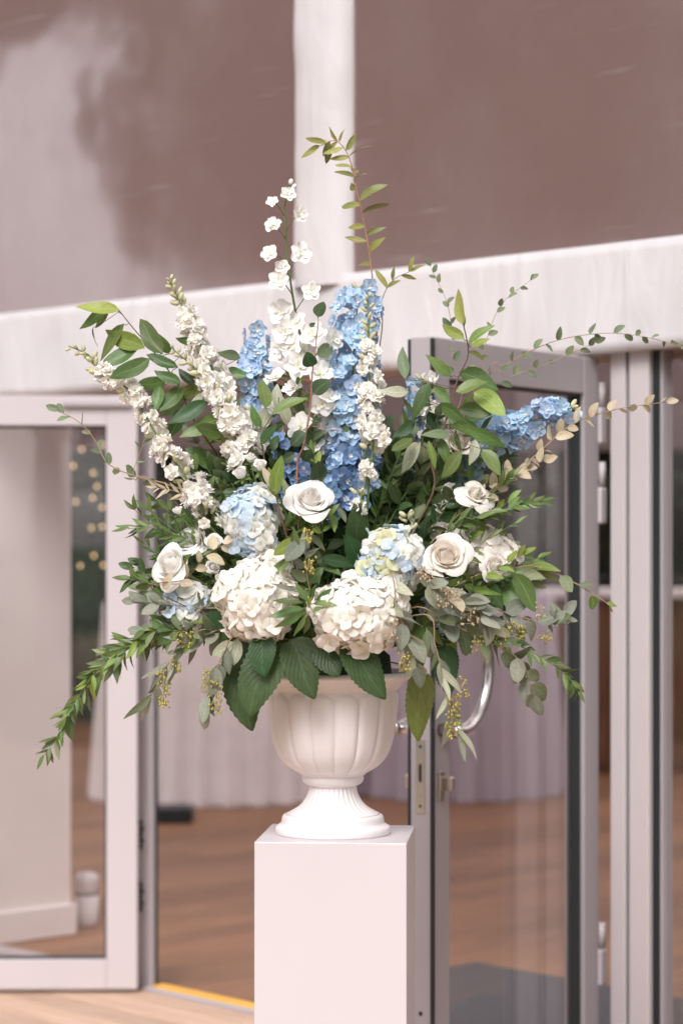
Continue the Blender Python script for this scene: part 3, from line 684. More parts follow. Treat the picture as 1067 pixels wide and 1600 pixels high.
FL = {'delph_white': floret_set('delph', [M['white'], M['stock']]),
      'delph_blue': floret_set('delph', [M['blue'], M['bee']]), 'delph_deep': floret_set('delph', [M['deepblue'], M['bee']]),
      'stock': floret_set('stock', [M['stock'], M['bud']]),
      'hyd_white': floret_set('hyd', [M['hwhite'], M['hgreen']]), 'hyd_blue': floret_set('hyd', [M['hblue'], M['hpale']]),
      'hyd_pale': floret_set('hyd', [M['hpale'], M['hgreen']]), 'hyd_green': floret_set('hyd', [M['hgreen'], M['hgreen']])}
BUD = [combine('bud', [(blob(0.36, 0.62, 8, 6, 0.5), 0)], [M['bud']]), combine('bud', [(blob(0.3, 0.7, 8, 6, 0.55), 0)], [M['bud']])]
WBUD = combine('bud', [(blob(0.42, 0.55, 8, 6, 0.5), 0)], [M['white']])

def rose_petals(mat, sd_=0):
    out = []; n = 26
    for i in range(n):
        t = i / (n - 1); th = i * 2.39996; r = random.Random(90 + i + 100 * sd_); th += r.uniform(-0.35, 0.35)
        Rt = 0.09 + (0.64 - 0.05 * sd_) * t ** 1.15; H = (1.12 - 0.37 * t) * r.uniform(0.95, 1.05); half = 1.9 - 0.95 * t ** 0.6
        V, Fc, uv = [], [], []; nu, nv = 9, 8; ph = r.uniform(0, 6); tilt = r.uniform(-0.05, 0.05)
        flare = ((0.46 + 0.10 * sd_) * max(0.0, t - 0.2 + 0.05 * sd_) ** 1.1) * r.uniform(0.75, 1.2)
        for j in range(nv + 1):
            v = j / nv
            for a in range(nu + 1):
                u = a / nu * 2 - 1
                vv = v * (1 - 0.16 * abs(u) ** 3)
                lip = max(0.0, vv - 0.62) / 0.38
                body = math.sin(min(1.0, vv * 1.25) * math.pi * 0.5) ** 0.7
                rho = Rt * body * (1 - 0.74 * (1 - t) ** 1.8 * lip) * (1 + 0.13 * u * (0.4 + 0.6 * v))
                rho += flare * lip ** 1.8 * (0.45 + 0.55 * math.cos(u * 1.7) ** 2) + 0.035 * abs(u) ** 3 * (0.4 + t)
                z = H * vv - flare * 0.75 * lip ** 2.6 - 0.05 * t * u * u + tilt * u * v + 0.02 * math.sin(3 * u + ph) * lip
                an = th + u * half * (0.45 + 0.55 * math.sin(min(1.0, 0.2 + v) * math.pi * 0.5))
                V.append((rho * math.cos(an), rho * math.sin(an), z - 0.5)); uv.append(((u + 1) / 2, v))
        for j in range(nv):
            for a in range(nu):
                q = j * (nu + 1) + a; Fc.append((q, q + 1, q + nu + 2, q + nu + 1))
        out.append(mesh('petal', V, Fc, M[mat], True, uv))
    return out
ROSE = {m: [rose_petals(m, k) for k in range(3)] for m in ('rose', 'ivory')}; ROSEN = [0]
sepal_m = combine('sepal', [(petals(5, 0.7, 0.2, 0.1, -0.4, 0.3, 0.05, 5, -0.55, 2, 4), 0), (blob(0.16, 0.2, 8, 5, -0.6), 0)], [M['stem']])

BASE = W(520, 1040)
def base_pt(k=0.06):
    return BASE + Vector((R.uniform(-k, k), R.uniform(-k, k) , R.uniform(-0.01, 0.03)))
def stem_to(t, pts, r=0.003, mat='stem', name='stem', n=14, tip=0.4):
    P = smooth_path(pts, n); child(name, tube(name, P, [r * (1 - (1 - tip) * i / n) for i in range(n + 1)], M[mat], 6), t); return P

# ------------------------------------------------------------------ blooms
GB = 'cut stems arranged in the urn'
def hydrangea(label, px, py, dy, rx, ry, kinds, fsz, n, flat=0.85):
    c = W(px, py, dy); b = base_pt(0.05); t = thing('hydrangea', label, 'flower', b, GB)
    a, e = rx * PX, ry * PX
    stem_to(t, [b, b.lerp(c, 0.5) + Vector((0, 0.02, 0.03)), c + Vector((0, 0.02, 0))], 0.004)
    core = combine('core', [(blob(1, 1, 16, 10), 0)], [M['hgreen'] if 'hyd_green' in kinds else M[{'hyd_white': 'hwhite', 'hyd_blue': 'hblue', 'hyd_pale': 'hpale'}[kinds[0]]]])
    child('core', core, t, Matrix.Translation(c) @ Matrix.Diagonal((a * 0.84, a * flat * 0.84, e * 0.84, 1)))
    rr = random.Random(int(px * 7 + py)); off = rr.random() * 6
    for k in range(n):
        z = 1 - 2 * (k + 0.5) / n; q = math.sqrt(1 - z * z); th = off + k * 2.39996
        d = Vector((q * math.cos(th), q * math.sin(th), z))
        lump = 1 + 0.09 * math.sin(3.1 * d.x + 2.3 * d.z * 2 + off) + 0.05 * math.sin(7 * d.x - 5 * d.z + off) + rr.uniform(-0.09, 0.07)
        p = c + Vector((d.x * a, d.y * a * flat, d.z * e)) * lump * 0.93
        nrm = (Vector((d.x / a, d.y / (a * flat), d.z / e)).normalized() + Vector((rr.gauss(0, .3), rr.gauss(0, .3), rr.gauss(0, .3)))).normalized()
        s = fsz * 1.18 * PX * 0.5 * rr.uniform(0.7, 1.22)
        kd = kinds[0]
        if len(kinds) > 1:
            w_ = math.sin(4.0 * d.x + off) + math.sin(5.0 * d.z + 2 * off) + rr.gauss(0, 0.7)
            kd = kinds[0] if w_ > 0.35 else (kinds[1] if w_ > -0.9 or len(kinds) < 3 else kinds[2])
        child('floret', rr.choice(FL[kd]), t, facing(p, nrm, rr.uniform(0, 6), s))
    return t
def rose(label, px, py, dy, r, axis, mat='rose', petn=26, sc=(1, 1), var=None):
    c = W(px, py, dy); b = base_pt(0.05); t = thing('rose', label, 'flower', b, GB); ax = Vector(axis).normalized()
    s = r * PX; Mx = facing(c, ax, R.uniform(0, 6), s * sc[0], s * sc[1])
    foot = c - ax * s * 0.7
    stem_to(t, [b, b.lerp(foot, 0.55) - ax * 0.02, foot], 0.003)
    child('sepal', sepal_m, t, Mx); ROSEN[0] += 1; PT = ROSE[mat][ROSEN[0] % 3 if var is None else var]
    for i in range(petn): child('petal', PT[i if petn == 26 else int(i * 25 / (petn - 1) * 0.72)], t, Mx)
    return t
def spike(label, name, pts, w0, w1, n, kind, fsz, cat='flower', buds=8, budk=0.75, start=0.0, depth=1.0, smat='stem', f0=1.0, f1=0.7):
    """florets whorled round a stem; pts in photo pixels from foot to tip"""
    P0 = [W(*p) for p in pts]; b = base_pt(); t = thing(name, label, cat, b, GB)
    stem_to(t, [b] + P0, 0.0035, smat, n=24)
    P = smooth_path(P0, 60); rr = random.Random(int(pts[0][0] * 3 + pts[-1][1]))
    def at(f):
        i = min(59, int(f * 60)); return P[i].lerp(P[i + 1], f * 60 - i), (P[i + 1] - P[i]).normalized()
    for k in range(n):
        f = start + (budk - start) * ((k + 0.5) / n); p, tg = at(f); g_ = (f - start) / max(1e-6, budk - start)
        th = k * 2.39996 + rr.uniform(-0.3, 0.3); o = tg.orthogonal().normalized(); o = (Matrix.Rotation(th, 3, tg) @ o)
        wd_ = (w0 + (w1 - w0) * g_) * PX * 0.5; s = fsz * PX * 0.5 * (f0 + (f1 - f0) * g_) * rr.uniform(0.7, 1.18); f += 0
        d = max(0.004, wd_ - s * 0.35)
        nrm = (o + tg * 0.25 + Vector((0, -0.35, 0)) + Vector((rr.gauss(0, .38), rr.gauss(0, .38), rr.gauss(0, .38)))).normalized()
        if rr.random() < (0.12 if kind == 'stock' else 0.0):
            child('bud', rr.choice(BUD), t, facing(p + o * wd_ * 0.4, (o + tg * 0.7).normalized(), 0, 12 * PX)); continue
        kk = kind if isinstance(kind, str) else (kind[0] if rr.random() < 0.3 + 0.9 * g_ else kind[1])
        child('floret', rr.choice(FL[kk]), t, facing(p + o * d * rr.uniform(0.55, 1.35) + tg * rr.uniform(-8, 8) * PX, nrm, rr.uniform(0, 6), s))
    for k in range(buds):
        f = budk + (1 - budk) * (k + 0.3) / max(1, buds); p, tg = at(min(0.999, f)); th = k * 2.39996; o = Matrix.Rotation(th, 3, tg) @ tg.orthogonal().normalized()
        s = (13 - 6 * k / max(1, buds)) * PX
        child('bud', rr.choice(BUD), t, facing(p + o * 0.004, (o + tg * 0.9).normalized(), 0, s))
    return t

# blue delphiniums
spike('tall dense light blue delphinium spike standing upright at the centre of the bouquet', 'delphinium', [(548, 775, -.03), (550, 680, -.03), (552, 560, -.02), (561, 448, 0)], 82, 62, 140, ['delph_blue', 'delph_blue'], 42, buds=3, budk=0.985)
spike('short light blue delphinium spike between white spikes and white delphinium', 'delphinium', [(420, 720, .0), (408, 650, .0), (400, 580, .0), (400, 516, 0)], 52, 42, 50, 'delph_blue', 42, buds=2, budk=0.98)
spike('blue delphinium spike leaning out sideways over the grey door frame', 'delphinium', [(700, 745, .05), (760, 690, .04), (820, 662, .03), (896, 636, .02)], 60, 42, 100, ['delph_blue', 'delph_blue'], 40, buds=3, budk=0.985)
spike('deep blue delphinium half hidden among dark leaves above the big white rose', 'delphinium', [(545, 805, -.07), (528, 760, -.07), (540, 715, -.06)], 60, 46, 30, 'delph_deep', 36, buds=0, budk=1)
spike('deep blue delphinium half hidden behind white delphinium florets left of centre', 'delphinium', [(470, 780, -.06), (452, 725, -.06), (440, 680, -.05)], 46, 40, 26, 'delph_deep', 34, buds=0, budk=1)
spike('blue delphinium tucked behind the laurel leaves right of the tall blue spike', 'delphinium', [(640, 760, .06), (650, 670, .06), (660, 592, .06)], 60, 44, 40, ['delph_blue', 'delph_deep'], 34, buds=2, budk=0.97)
spike('deep blue delphinium low behind the cream roses', 'delphinium', [(690, 770, .05), (722, 735, .04), (740, 715, .04)], 50, 40, 18, 'delph_deep', 32, buds=0, budk=1)
# white stock and larkspur spikes
spike('white larkspur spike in front of the tall blue delphinium', 'larkspur', [(578, 655, -.09), (577, 600, -.09), (576, 530, -.08), (574, 458, -.07)], 40, 26, 26, 'stock', 34, buds=14, budk=0.60)
spike('white larkspur spike with pale green bud tip leaning left above the laurel leaves', 'larkspur', [(400, 705, -.06), (352, 615, -.05), (312, 535, -.04), (285, 480, -.03), (264, 434, -.03)], 46, 26, 48, 'stock', 36, buds=14, budk=0.76)
spike('short white larkspur spike with green buds beside the laurel leaves', 'larkspur', [(385, 730, -.09), (362, 655, -.09), (325, 595, -.08), (268, 543, -.07)], 48, 24, 38, 'stock', 36, buds=12, budk=0.74)
spike('long white larkspur spike reaching far left with an arching bud tip', 'larkspur', [(330, 800, -.08), (290, 745, -.08), (245, 680, -.07), (205, 612, -.06), (155, 580, -.05), (140, 555, -.05), (108, 541, -.05)], 44, 24, 60, 'stock', 35, buds=14, budk=0.66)
spike('small ruffled white stock cluster beneath the white larkspur', 'stock', [(582, 705, -.13), (580, 675, -.13), (580, 652, -.13)], 44, 34, 16, 'stock', 34, buds=0, budk=1)
spike('single small white stock bloom between the tall blue spike and the laurel leaves', 'stock', [(574, 745, -.13), (574, 722, -.13)], 16, 12, 5, 'stock', 32, buds=0, budk=1)
spike('small greenish white stock tip above the upper dark hydrangea leaf', 'stock', [(560, 800, -.14), (560, 768, -.14)], 22, 16, 7, 'stock', 22, buds=3, budk=0.8)
spike('white stock blooms beside the tan vine above the left roses', 'stock', [(335, 830, -.1), (318, 795, -.1), (300, 770, -.1)], 46, 34, 16, 'stock', 30, buds=0, budk=1)
spike('pale stock tip beside the laurel leaves above the pale blue hydrangea', 'stock', [(640, 835, -.12), (636, 803, -.12)], 22, 16, 8, 'stock', 20, buds=3, budk=0.8)
spike('white stock blooms half hidden below the short white larkspur', 'stock', [(392, 735, -.08), (378, 690, -.08), (362, 650, -.08)], 40, 30, 16, 'stock', 32, buds=0, budk=1)
spike('white stock stem deep between the pale leaves and the blue spike', 'stock', [(500, 740, -.02), (508, 670, -.02), (512, 610, -.02)], 44, 34, 18, 'stock', 34, buds=0, budk=1)
spike('white stock blooms at the upper right behind the laurel leaves', 'stock', [(690, 700, .02), (672, 640, .02), (668, 590, .02)], 40, 30, 16, 'stock', 30, buds=2, budk=.9)
spike('white stock blooms behind the cream rose on the right', 'stock', [(690, 850, -.03), (705, 800, -.04), (712, 760, -.04)], 50, 40, 18, 'stock', 34, buds=0, budk=1)
# tall loose white delphinium with separate florets
def loose_delph(label, stem, flo, sz, buds=()):
    P0 = [W(*p) for p in stem]; b = base_pt(); t = thing('delphinium', label, 'flower', b, GB)
    P = stem_to(t, [b] + P0, 0.0042, n=40)
    for i, f in enumerate(flo):
        px, py = f[0], f[1]; s = (f[2] if len(f) > 2 else sz) * PX * 0.5
        p = W(px, py, R.uniform(-0.05, 0.0) - 0.02)
        q = min(P, key=lambda v: (v - (p - Vector((0, 0, 0.03)))).length)
        o = (p - q); o = o.normalized() if o.length > 1e-4 else Vector((0, -1, 0))
        nrm = (o * 0.7 + Vector((R.gauss(0, .25), -0.95, R.gauss(0.1, .25)))).normalized()
        child('floret', R.choice(FL['delph_white']), t, facing(p, nrm, R.uniform(0, 6), s))
        bk_ = p - nrm * s * 0.1
        child('pedicel', tube('pedicel', smooth_path([q, q.lerp(bk_, 0.6) + Vector((0, 0, 0.006)), bk_], 5), 0.0011, M['stem'], 5), t)
    for px, py in buds:
        p = W(px, py, -0.02); q = min(P, key=lambda v: (v - p).length)
        child('bud', WBUD, t, facing(p, ((p - q) + Vector((0, 0, .02))).normalized(), 0, 9 * PX))
        child('pedicel', tube('pedicel', [q, q.lerp(p, 0.5) + Vector((0, 0, .003)), p], 0.001, M['stem'], 5), t)
    return t
z3 = lambda x, y: (340 + .2812 * x, 480 + .2812 * y)
loose_delph('tall loose white delphinium with separate florets in front of the brown sheet', [(498, 780, .0), (490, 620, .0), (464, 500, .0), (449, 400, -.01), (443, 300, -.01)],
            [(450, 304, 27), (426, 316, 22), (468, 335, 27), (427, 352, 30), (421, 397, 30), (470, 396, 38), (441, 418, 26), (436, 438, 36), (487, 455, 34), (440, 488, 44), (462, 505, 44), (490, 522, 46), (446, 520, 42), (510, 560, 44), (440, 548, 44), (466, 572, 46), (455, 540, 42), (500, 585, 44), (476, 545, 42), (520, 530, 36)], 40, [(453, 288), (457, 295)])
loose_delph('lower white delphinium with florets scattered between pale leaves and the blue spike', [(500, 820, -.04), (488, 730, -.05), (486, 640, -.05), (500, 575, -.05)],
            [(*z3(580, 540), 44), (*z3(460, 665), 46), (*z3(340, 720), 40), (*z3(610, 660), 36), (*z3(530, 770), 38), (*z3(420, 450), 36), (*z3(320, 390), 38), (*z3(610, 500), 38), (*z3(325, 560), 34), (*z3(130, 700), 30), (*z3(110, 680), 34), (*z3(150, 790), 34)], 38)
# hydrangeas
hydrangea('white mophead hydrangea left of the narrow leaf rosette above the urn', 400, 940, -.20, 58, 64, ['hyd_white'], 24, 280)
hydrangea('small white hydrangea crown rising behind the larger one, under the blue mophead', 420, 880, -.15, 34, 30, ['hyd_white'], 26, 90)
hydrangea('broad white mophead hydrangea overhanging the rim of the urn', 560, 962, -.22, 72, 58, ['hyd_white'], 24.5, 295)
hydrangea('pale blue mophead hydrangea below the spray roses', 392, 816, -.16, 44, 54, ['hyd_blue', 'hyd_pale'], 18.5, 260)
hydrangea('greenish white and blue mophead hydrangea beside the open white rose', 614, 876, -.17, 52, 54, ['hyd_pale', 'hyd_blue', 'hyd_green'], 19, 280)
hydrangea('pale blue hydrangea mostly hidden by foliage below the left roses', 292, 950, -.10, 40, 36, ['hyd_blue', 'hyd_pale'], 24, 90)
hydrangea('white hydrangea behind the open white rose above the eucalyptus', 768, 868, -.04, 38, 38, ['hyd_white'], 28, 80)
hydrangea('pale blue hydrangea deep behind the tan seed sprays', 690, 960, -.06, 38, 36, ['hyd_pale', 'hyd_blue'], 24, 70)
# roses
rose('large open white rose above the centre of the bouquet', 485, 782, -.20, 41, (0.12, -0.78, 0.62), sc=(1, 1.05))
rose('round ivory white rose facing forward beside the greenish hydrangea', 697, 868, -.20, 39, (0.05, -0.93, 0.36), 'ivory', var=0)
rose('large white rose facing left above the trailing greenery', 268, 884, -.14, 38, (-0.55, -0.75, 0.3))
rose('white rose behind the larger left rose', 296, 848, -.08, 32, (-0.2, -0.7, 0.65))
rose('cream rose among leaves above the right rose', 742, 775, -.10, 32, (0.35, -0.7, 0.6), 'ivory')
rose('ivory rose half hidden under the blue delphinium leaning right', 716, 692, -.05, 28, (0.25, -0.8, 0.5), 'ivory')
rose('white rose behind the round ivory rose', 735, 830, -.07, 30, (0.3, -0.8, 0.4), 'rose')
rose('white rose low on the right under the ruscus sprig', 772, 885, -.09, 30, (0.45, -0.8, 0.2), 'ivory')
rose('small cream spray rose at the left of a cluster', 376, 740, -.15, 19, (-0.3, -0.6, 0.7), 'rose', 14)
rose('small cream spray rose at the right of a cluster', 408, 728, -.15, 19, (0.2, -0.6, 0.75), 'rose', 14)
rose('small cream spray rose bud at the top of a cluster', 392, 716, -.12, 15, (0.0, -0.5, 0.85), 'rose', 12)
rose('tiny closed white rose bud by the left vine', 278, 798, -.12, 13, (-0.3, -0.4, 0.85), 'rose', 12)
rose('small white lisianthus like bloom between the left rose and blue hydrangea', 335, 850, -.13, 24, (0.1, -0.8, 0.5), 'rose', 14)
rose('small white rose below the left rose beside the hydrangea leaf', 332, 885, -.13, 20, (0.3, -0.8, 0.2), 'rose', 14)
rose('white rose behind leaves at the upper right of the bouquet', 672, 590, .02, 22, (0.1, -0.7, 0.7), 'rose', 14)

# ================================================================== foliage
def put_leaf(t, p0, p1, shape, mat, wk=1.0, nrm=None):
    d = p1 - p0; L = d.length
    n_ = nrm if nrm is not None else (CAMDIR + Vector((R.gauss(0, .35), 0, R.gauss(0.25, .35))))
    child('leaf', leafm(shape, mat), t, basis(p0, d, n_, L * wk, L, L))
def branch(name, label, cat, pts, shape, mat, n, l0, l1, ang_=45, start=0.3, mode='alt', twig='twig', r=0.0018, nr=0.35, depth=0.6, droop=0.0, group=GB, from_base=True, endleaf=True, mats=None, wk=1.0):
    """a twig with leaves; pts run from foot to tip in photo pixels (x, y, depth offset)"""
    P0 = [W(*p) for p in pts]; b = base_pt() if from_base else P0[0]
    t = thing(name, label, cat, b, group)
    full = ([b] + P0) if from_base else P0
    stem_to(t, full, r * 1.3, twig, n=30)
    P = smooth_path(P0, 80)
    for k in range(n):
        f = start + (0.97 - start) * k / max(1, n - 1); i = min(79, int(f * 80)); p = P[i].lerp(P[i + 1], f * 80 - i); tg = (P[i + 1] - P[i]).normalized()
        L = (l0 + (l1 - l0) * f) * PX * R.uniform(0.7, 1.2); p = p + tg * R.uniform(-6, 6) * PX
        sides = (1, -1) if mode == 'opp' else ((1,) if k % 2 else (-1,))
        for sd_ in sides:
            side = tg.cross(Vector((0, -1, 0))); side = side.normalized() if side.length > .05 else tg.orthogonal().normalized()
            az = R.gauss(0, depth); o = Matrix.Rotation(az, 3, tg) @ (side * sd_)
            a = rad(ang_ + R.uniform(-14, 14)); d = tg * math.cos(a) + o * math.sin(a) + Vector((0, 0, -droop * R.uniform(.5, 1.3)))
            mt = R.choice(mats) if mats else mat
            put_leaf(t, p, p + d.normalized() * L, shape, mt, wk, CAMDIR + Vector((R.gauss(0, nr), R.gauss(0, nr), R.gauss(0.3, nr))))
    if endleaf:
        tg = (P[-1] - P[-4]).normalized(); put_leaf(t, P[-1], P[-1] + tg * l1 * PX, shape, mats[0] if mats else mat, wk)
    return t
def seeds(t, px, py, dy, rx, ry, n, mat='seed', twig='tantwig', tilt=0.0, sz=0.0026):
    V, Fc, uv = [], [], []; tw = []; c = W(px, py, dy); top = c + Vector((0, 0, ry * PX))
    for k in range(n):
        f = R.random(); ax = top - Vector((tilt * f * rx * PX, 0, 2 * f * ry * PX)); a = R.uniform(0, 6.28); rr = rx * PX * R.uniform(0.4, 1.0)
        p = ax + Vector((math.cos(a) * rr, math.sin(a) * rr, R.uniform(-0.4, 0.6) * rr))
        v, f_, t_ = blob(sz * R.uniform(0.7, 1.2), sz * 1.2, 5, 4); o = len(V)
        V += [Vector(q) + p for q in v]; Fc += [tuple(i + o for i in q) for q in f_]; uv += t_
        if k % 2 == 0: tw.append(([ax + Vector((0, 0, .004)), p], 0.0006))
    o = child('seed_cluster', mesh('seed_cluster', V, Fc, M[mat], True, uv), t); o['kind'] = 'stuff'
    tw.append(([top, top - Vector((tilt * rx * PX, 0, 2 * ry * PX))], 0.0009))
    child('stalk', tubes('stalk', tw, M[twig], 4), t)['kind'] = 'stuff'
def explicit(name, label, cat, stem, leaves, conv, dy, shape='laurel', mat='laurel', twig='twig', r=0.002, from_base=True):
    P0 = [W(*conv(x, y), dy) for x, y in stem]; b = base_pt() if from_base else P0[0]
    t = thing(name, label, cat, b, GB); P = stem_to(t, ([b] if from_base else []) + P0, r * 1.3, twig, n=36); tw = []
    for lf in leaves:
        x0, y0, x1, y1 = lf[:4]; w_ = lf[4] if len(lf) > 4 else 1.0; m_ = lf[5] if len(lf) > 5 else mat; sh = lf[6] if len(lf) > 6 else shape
        e = R.uniform(-0.05, 0.03); p0 = W(*conv(x0, y0), dy + e); p1 = W(*conv(x1, y1), dy + e + R.uniform(-0.05, 0.03))
        put_leaf(t, p0, p1, sh, m_, w_ * 0.96)
        q = min(P, key=lambda v: (v - p0).length)
        tw.append((smooth_path([q, q.lerp(p0, 0.5) + (p1 - p0) * 0.05, p0], 4), 0.0009))
    child('petiole', tubes('petiole', tw, M[twig], 4), t)['kind'] = 'stuff'
    return t

z1 = lambda x, y: (60 + .3187 * x, 400 + .3187 * y)
z4 = lambda x, y: (600 + .4377 * x, 400 + .4377 * y)
z6 = lambda x, y: (320 + .3187 * x, 720 + .3187 * y)
z7 = lambda x, y: (560 + .3936 * x, 720 + .3936 * y)
z5 = lambda x, y: (60 + .3187 * x, 740 + .3187 * y)
explicit('laurel_branch', 'laurel branch with big glossy leaves arching over the left larkspur', 'foliage',
    [(980, 1150), (880, 980), (760, 800), (690, 640), (600, 510), (465, 352), (400, 270)],
    [(400, 270, 195, 220, 1.0, 'bright'), (345, 250, 203, 355, .8), (352, 258, 275, 355, .8), (272, 350, 265, 445, .8, 'eucgreen'), (425, 335, 280, 490), (500, 430, 315, 552), (520, 455, 320, 362, 1.1, 'bright'),
     (548, 505, 355, 608), (610, 480, 495, 315, 1.1), (645, 480, 580, 372, 1.1), (685, 545, 530, 490, .9), (627, 610, 480, 642, 1.1), (697, 628, 570, 556, 1.1), (603, 640, 558, 752, 1.2), (707, 632, 603, 768, 1.15),
     (815, 638, 673, 692, .95, 'bright'), (818, 668, 700, 792, .85, 'pale'), (770, 425, 673, 403, 1.1), (702, 750, 655, 885, 1.3), (732, 700, 578, 772, 1.1), (905, 790, 708, 862, 1.1), (918, 868, 765, 838, 1.1), (922, 880, 795, 905, 1.1),
     (895, 1010, 718, 955, 1.1), (905, 1025, 778, 990), (932, 868, 920, 1018, 1.1), (1022, 592, 930, 552, 1.2), (990, 500, 888, 468, 1.1, 'eucgreen'), (860, 560, 740, 590, 1.1, 'dark'), (830, 720, 640, 800, 1.1, 'dark'), (760, 640, 690, 545, 1.1, 'dark')], z1, -0.02)
explicit('laurel_branch', 'laurel branch with a pale upright tip in front of the grey door frame', 'foliage',
    [(150, 900), (170, 720), (230, 560), (262, 440), (300, 350), (284, 250), (275, 190)],
    [(280, 245, 265, 118, .9, 'yellowgreen'), (286, 248, 272, 175, .8, 'yellowgreen'), (285, 300, 203, 240, 1, 'bright'), (298, 312, 378, 237, .9, 'bright'), (308, 325, 378, 290, 1.1, 'bright'), (300, 340, 360, 360, 1.1, 'bright'),
     (236, 432, 168, 350, 1.2), (268, 415, 408, 476, 1.3), (255, 482, 366, 443, 1.2), (320, 485, 438, 568, 1.2, 'bright'), (268, 545, 385, 563, 1.2), (168, 455, 82, 572, 1.2, 'dark'), (178, 465, 237, 528, 1.2), (205, 525, 272, 598, 1.2),
     (245, 600, 350, 628, 1.2), (300, 612, 430, 692, .95), (158, 555, 178, 632, 1.3, 'dark'), (232, 640, 148, 622, 1.2, 'eucgreen'), (132, 668, 42, 765, 1.4, 'pale'), (150, 665, 118, 805, 1.2, 'eucgreen'), (160, 660, 182, 762, .7, 'bright'),
     (350, 690, 413, 785, 1.2, 'ruscus'), (328, 655, 312, 742, 1.2, 'pale'), (265, 640, 258, 712, 1), (72, 440, 65, 318, .9, 'eucgreen'), (85, 490, -5, 470, 1.3, 'pale'), (215, 680, 245, 825, 1.1, 'dark'), (110, 590, 40, 640, 1.2, 'dark'), (200, 650, 220, 740, 1.2), (100, 650, 30, 700, 1.2), (280, 700, 200, 790, 1.2, 'ruscus')], z4, -0.09)
explicit('pale_leaf_sprig', 'sprig of broad pale leaves among white delphinium left of centre', 'foliage',
    [(300, 1100), (260, 850), (250, 700), (330, 560), (340, 500)],
    [(240, 676, 302, 528, 1.4, 'pale'), (378, 655, 372, 503, 1.25, 'pale'), (330, 565, 336, 425, 1.25, 'pale'), (262, 560, 260, 393, 1.3), (300, 590, 475, 478, .9), (240, 762, 335, 650, 1.2, 'dark'), (235, 670, 190, 550, 1.1), (300, 800, 340, 700, 1.3, 'dark')], z3, -0.1)
explicit('leafy_twig', 'dark reddish twig with oval leaves in front of the tall white delphinium', 'foliage',
    [(440, 980), (480, 760), (515, 560), (525, 380), (540, 260), (560, 80)],
    [(535, 482, 622, 400, 1.5, 'dark'), (556, 55, 588, -32, 1.5, 'dark'), (548, 258, 650, 222, 1.2, 'eucgreen'), (525, 330, 500, 265, 1.5, 'dark'), (515, 110, 540, 80, 1.5, 'dark'), (490, 700, 400, 760, 1.5, 'dark'), (470, 850, 520, 800, 1.5, 'dark'), (545, 955, 572, 870, 1.4, 'dark'), (460, 400, 430, 420, 1.4, 'dark'), (560, 640, 530, 610, 1.5), (700, 690, 730, 660, 1.6), (430, 820, 350, 850, 1.5)], z3, -0.1, 'oval', 'dark', 'redtwig', 0.0022)
explicit('young_shoot', 'yellow green young shoot beside the open white rose', 'foliage', [(390, 330), (350, 160), (345, 80)],
    [(345, 165, 375, -30, .9, 'bright'), (340, 150, 290, 10, .9, 'tan'), (355, 180, 310, 30, .8, 'yellowgreen'), (430, 280, 390, 70, .6, 'eucgreen'), (440, 380, 340, 470, 1.1, 'bright'), (440, 330, 440, 490, .8, 'laurel'), (470, 380, 400, 500, 1.3, 'euc'), (430, 470, 305, 575, .8, 'laurel')], z6, -0.22)
explicit('narrow_leaf_rosette', 'whorl of narrow green leaves between the two white hydrangeas', 'foliage', [(520, 640), (490, 720)],
    [(480, 700, 335, 670, 1), (490, 730, 315, 750, 1.1), (480, 740, 340, 820, 1), (490, 760, 435, 862, 1), (510, 760, 490, 860, 1), (500, 690, 455, 590, 1.1), (520, 690, 545, 600, 1), (540, 680, 680, 628, 1), (530, 700, 655, 708, 1), (510, 720, 515, 655, 1.2, 'bright'), (500, 740, 440, 770, 1.2, 'bright'), (530, 740, 590, 700, 1.1), (440, 640, 345, 590, .9, 'euc'), (550, 640, 540, 690, 1.2, 'euc')], z6, -0.28, 'ruscus', 'ruscus', 'stem')
explicit('leaf_cluster', 'cluster of long dark leaves between the rose and the greenish hydrangea', 'foliage', [(560, 620), (520, 480), (500, 350)],
    [(570, 470, 745, 520, 1, 'dark'), (560, 500, 670, 555, 1, 'ruscus'), (540, 460, 670, 440, .9, 'ruscus'), (530, 420, 580, 530, .7, 'eucgreen'), (520, 520, 560, 600, 1.1, 'ruscus'), (590, 280, 660, 210, .9, 'bright'), (620, 260, 640, 320, .9, 'bright'), (660, 230, 690, 300, 1, 'eucgreen'), (510, 350, 590, 440, .8, 'eucgreen'), (640, 520, 560, 580, 1, 'dark'), (600, 430, 700, 380, 1.2, 'dark'), (480, 540, 420, 560, 1.2, 'dark')], z6, -0.15, 'laurel', 'dark')
explicit('laurel_sprig', 'laurel sprig with dark leaves and a bright tip arching right beside the door glass', 'foliage', [(400, 490), (520, 445), (620, 425), (700, 420), (800, 455), (900, 510), (1000, 575)],
    [(660, 425, 785, 408, .9, 'bright'), (700, 440, 790, 465, .9, 'yellowgreen'), (540, 460, 600, 610, 1.4, 'dark'), (560, 465, 638, 618, 1.1), (615, 445, 705, 598, 1.1), (500, 470, 560, 590, 1.5, 'dark'), (590, 440, 740, 465, 1.0, 'eucgreen'), (800, 458, 850, 520, 1.7, 'eucgreen'), (875, 490, 930, 498, 1.7, 'eucgreen'), (925, 535, 930, 590, 1.7, 'bright'), (985, 568, 1022, 575, 1.7, 'bright'), (998, 575, 1003, 608, 1.0, 'yellowgreen'), (450, 500, 545, 540, .7, 'bright')], z7, -0.08, 'laurel', 'laurel', 'tantwig')

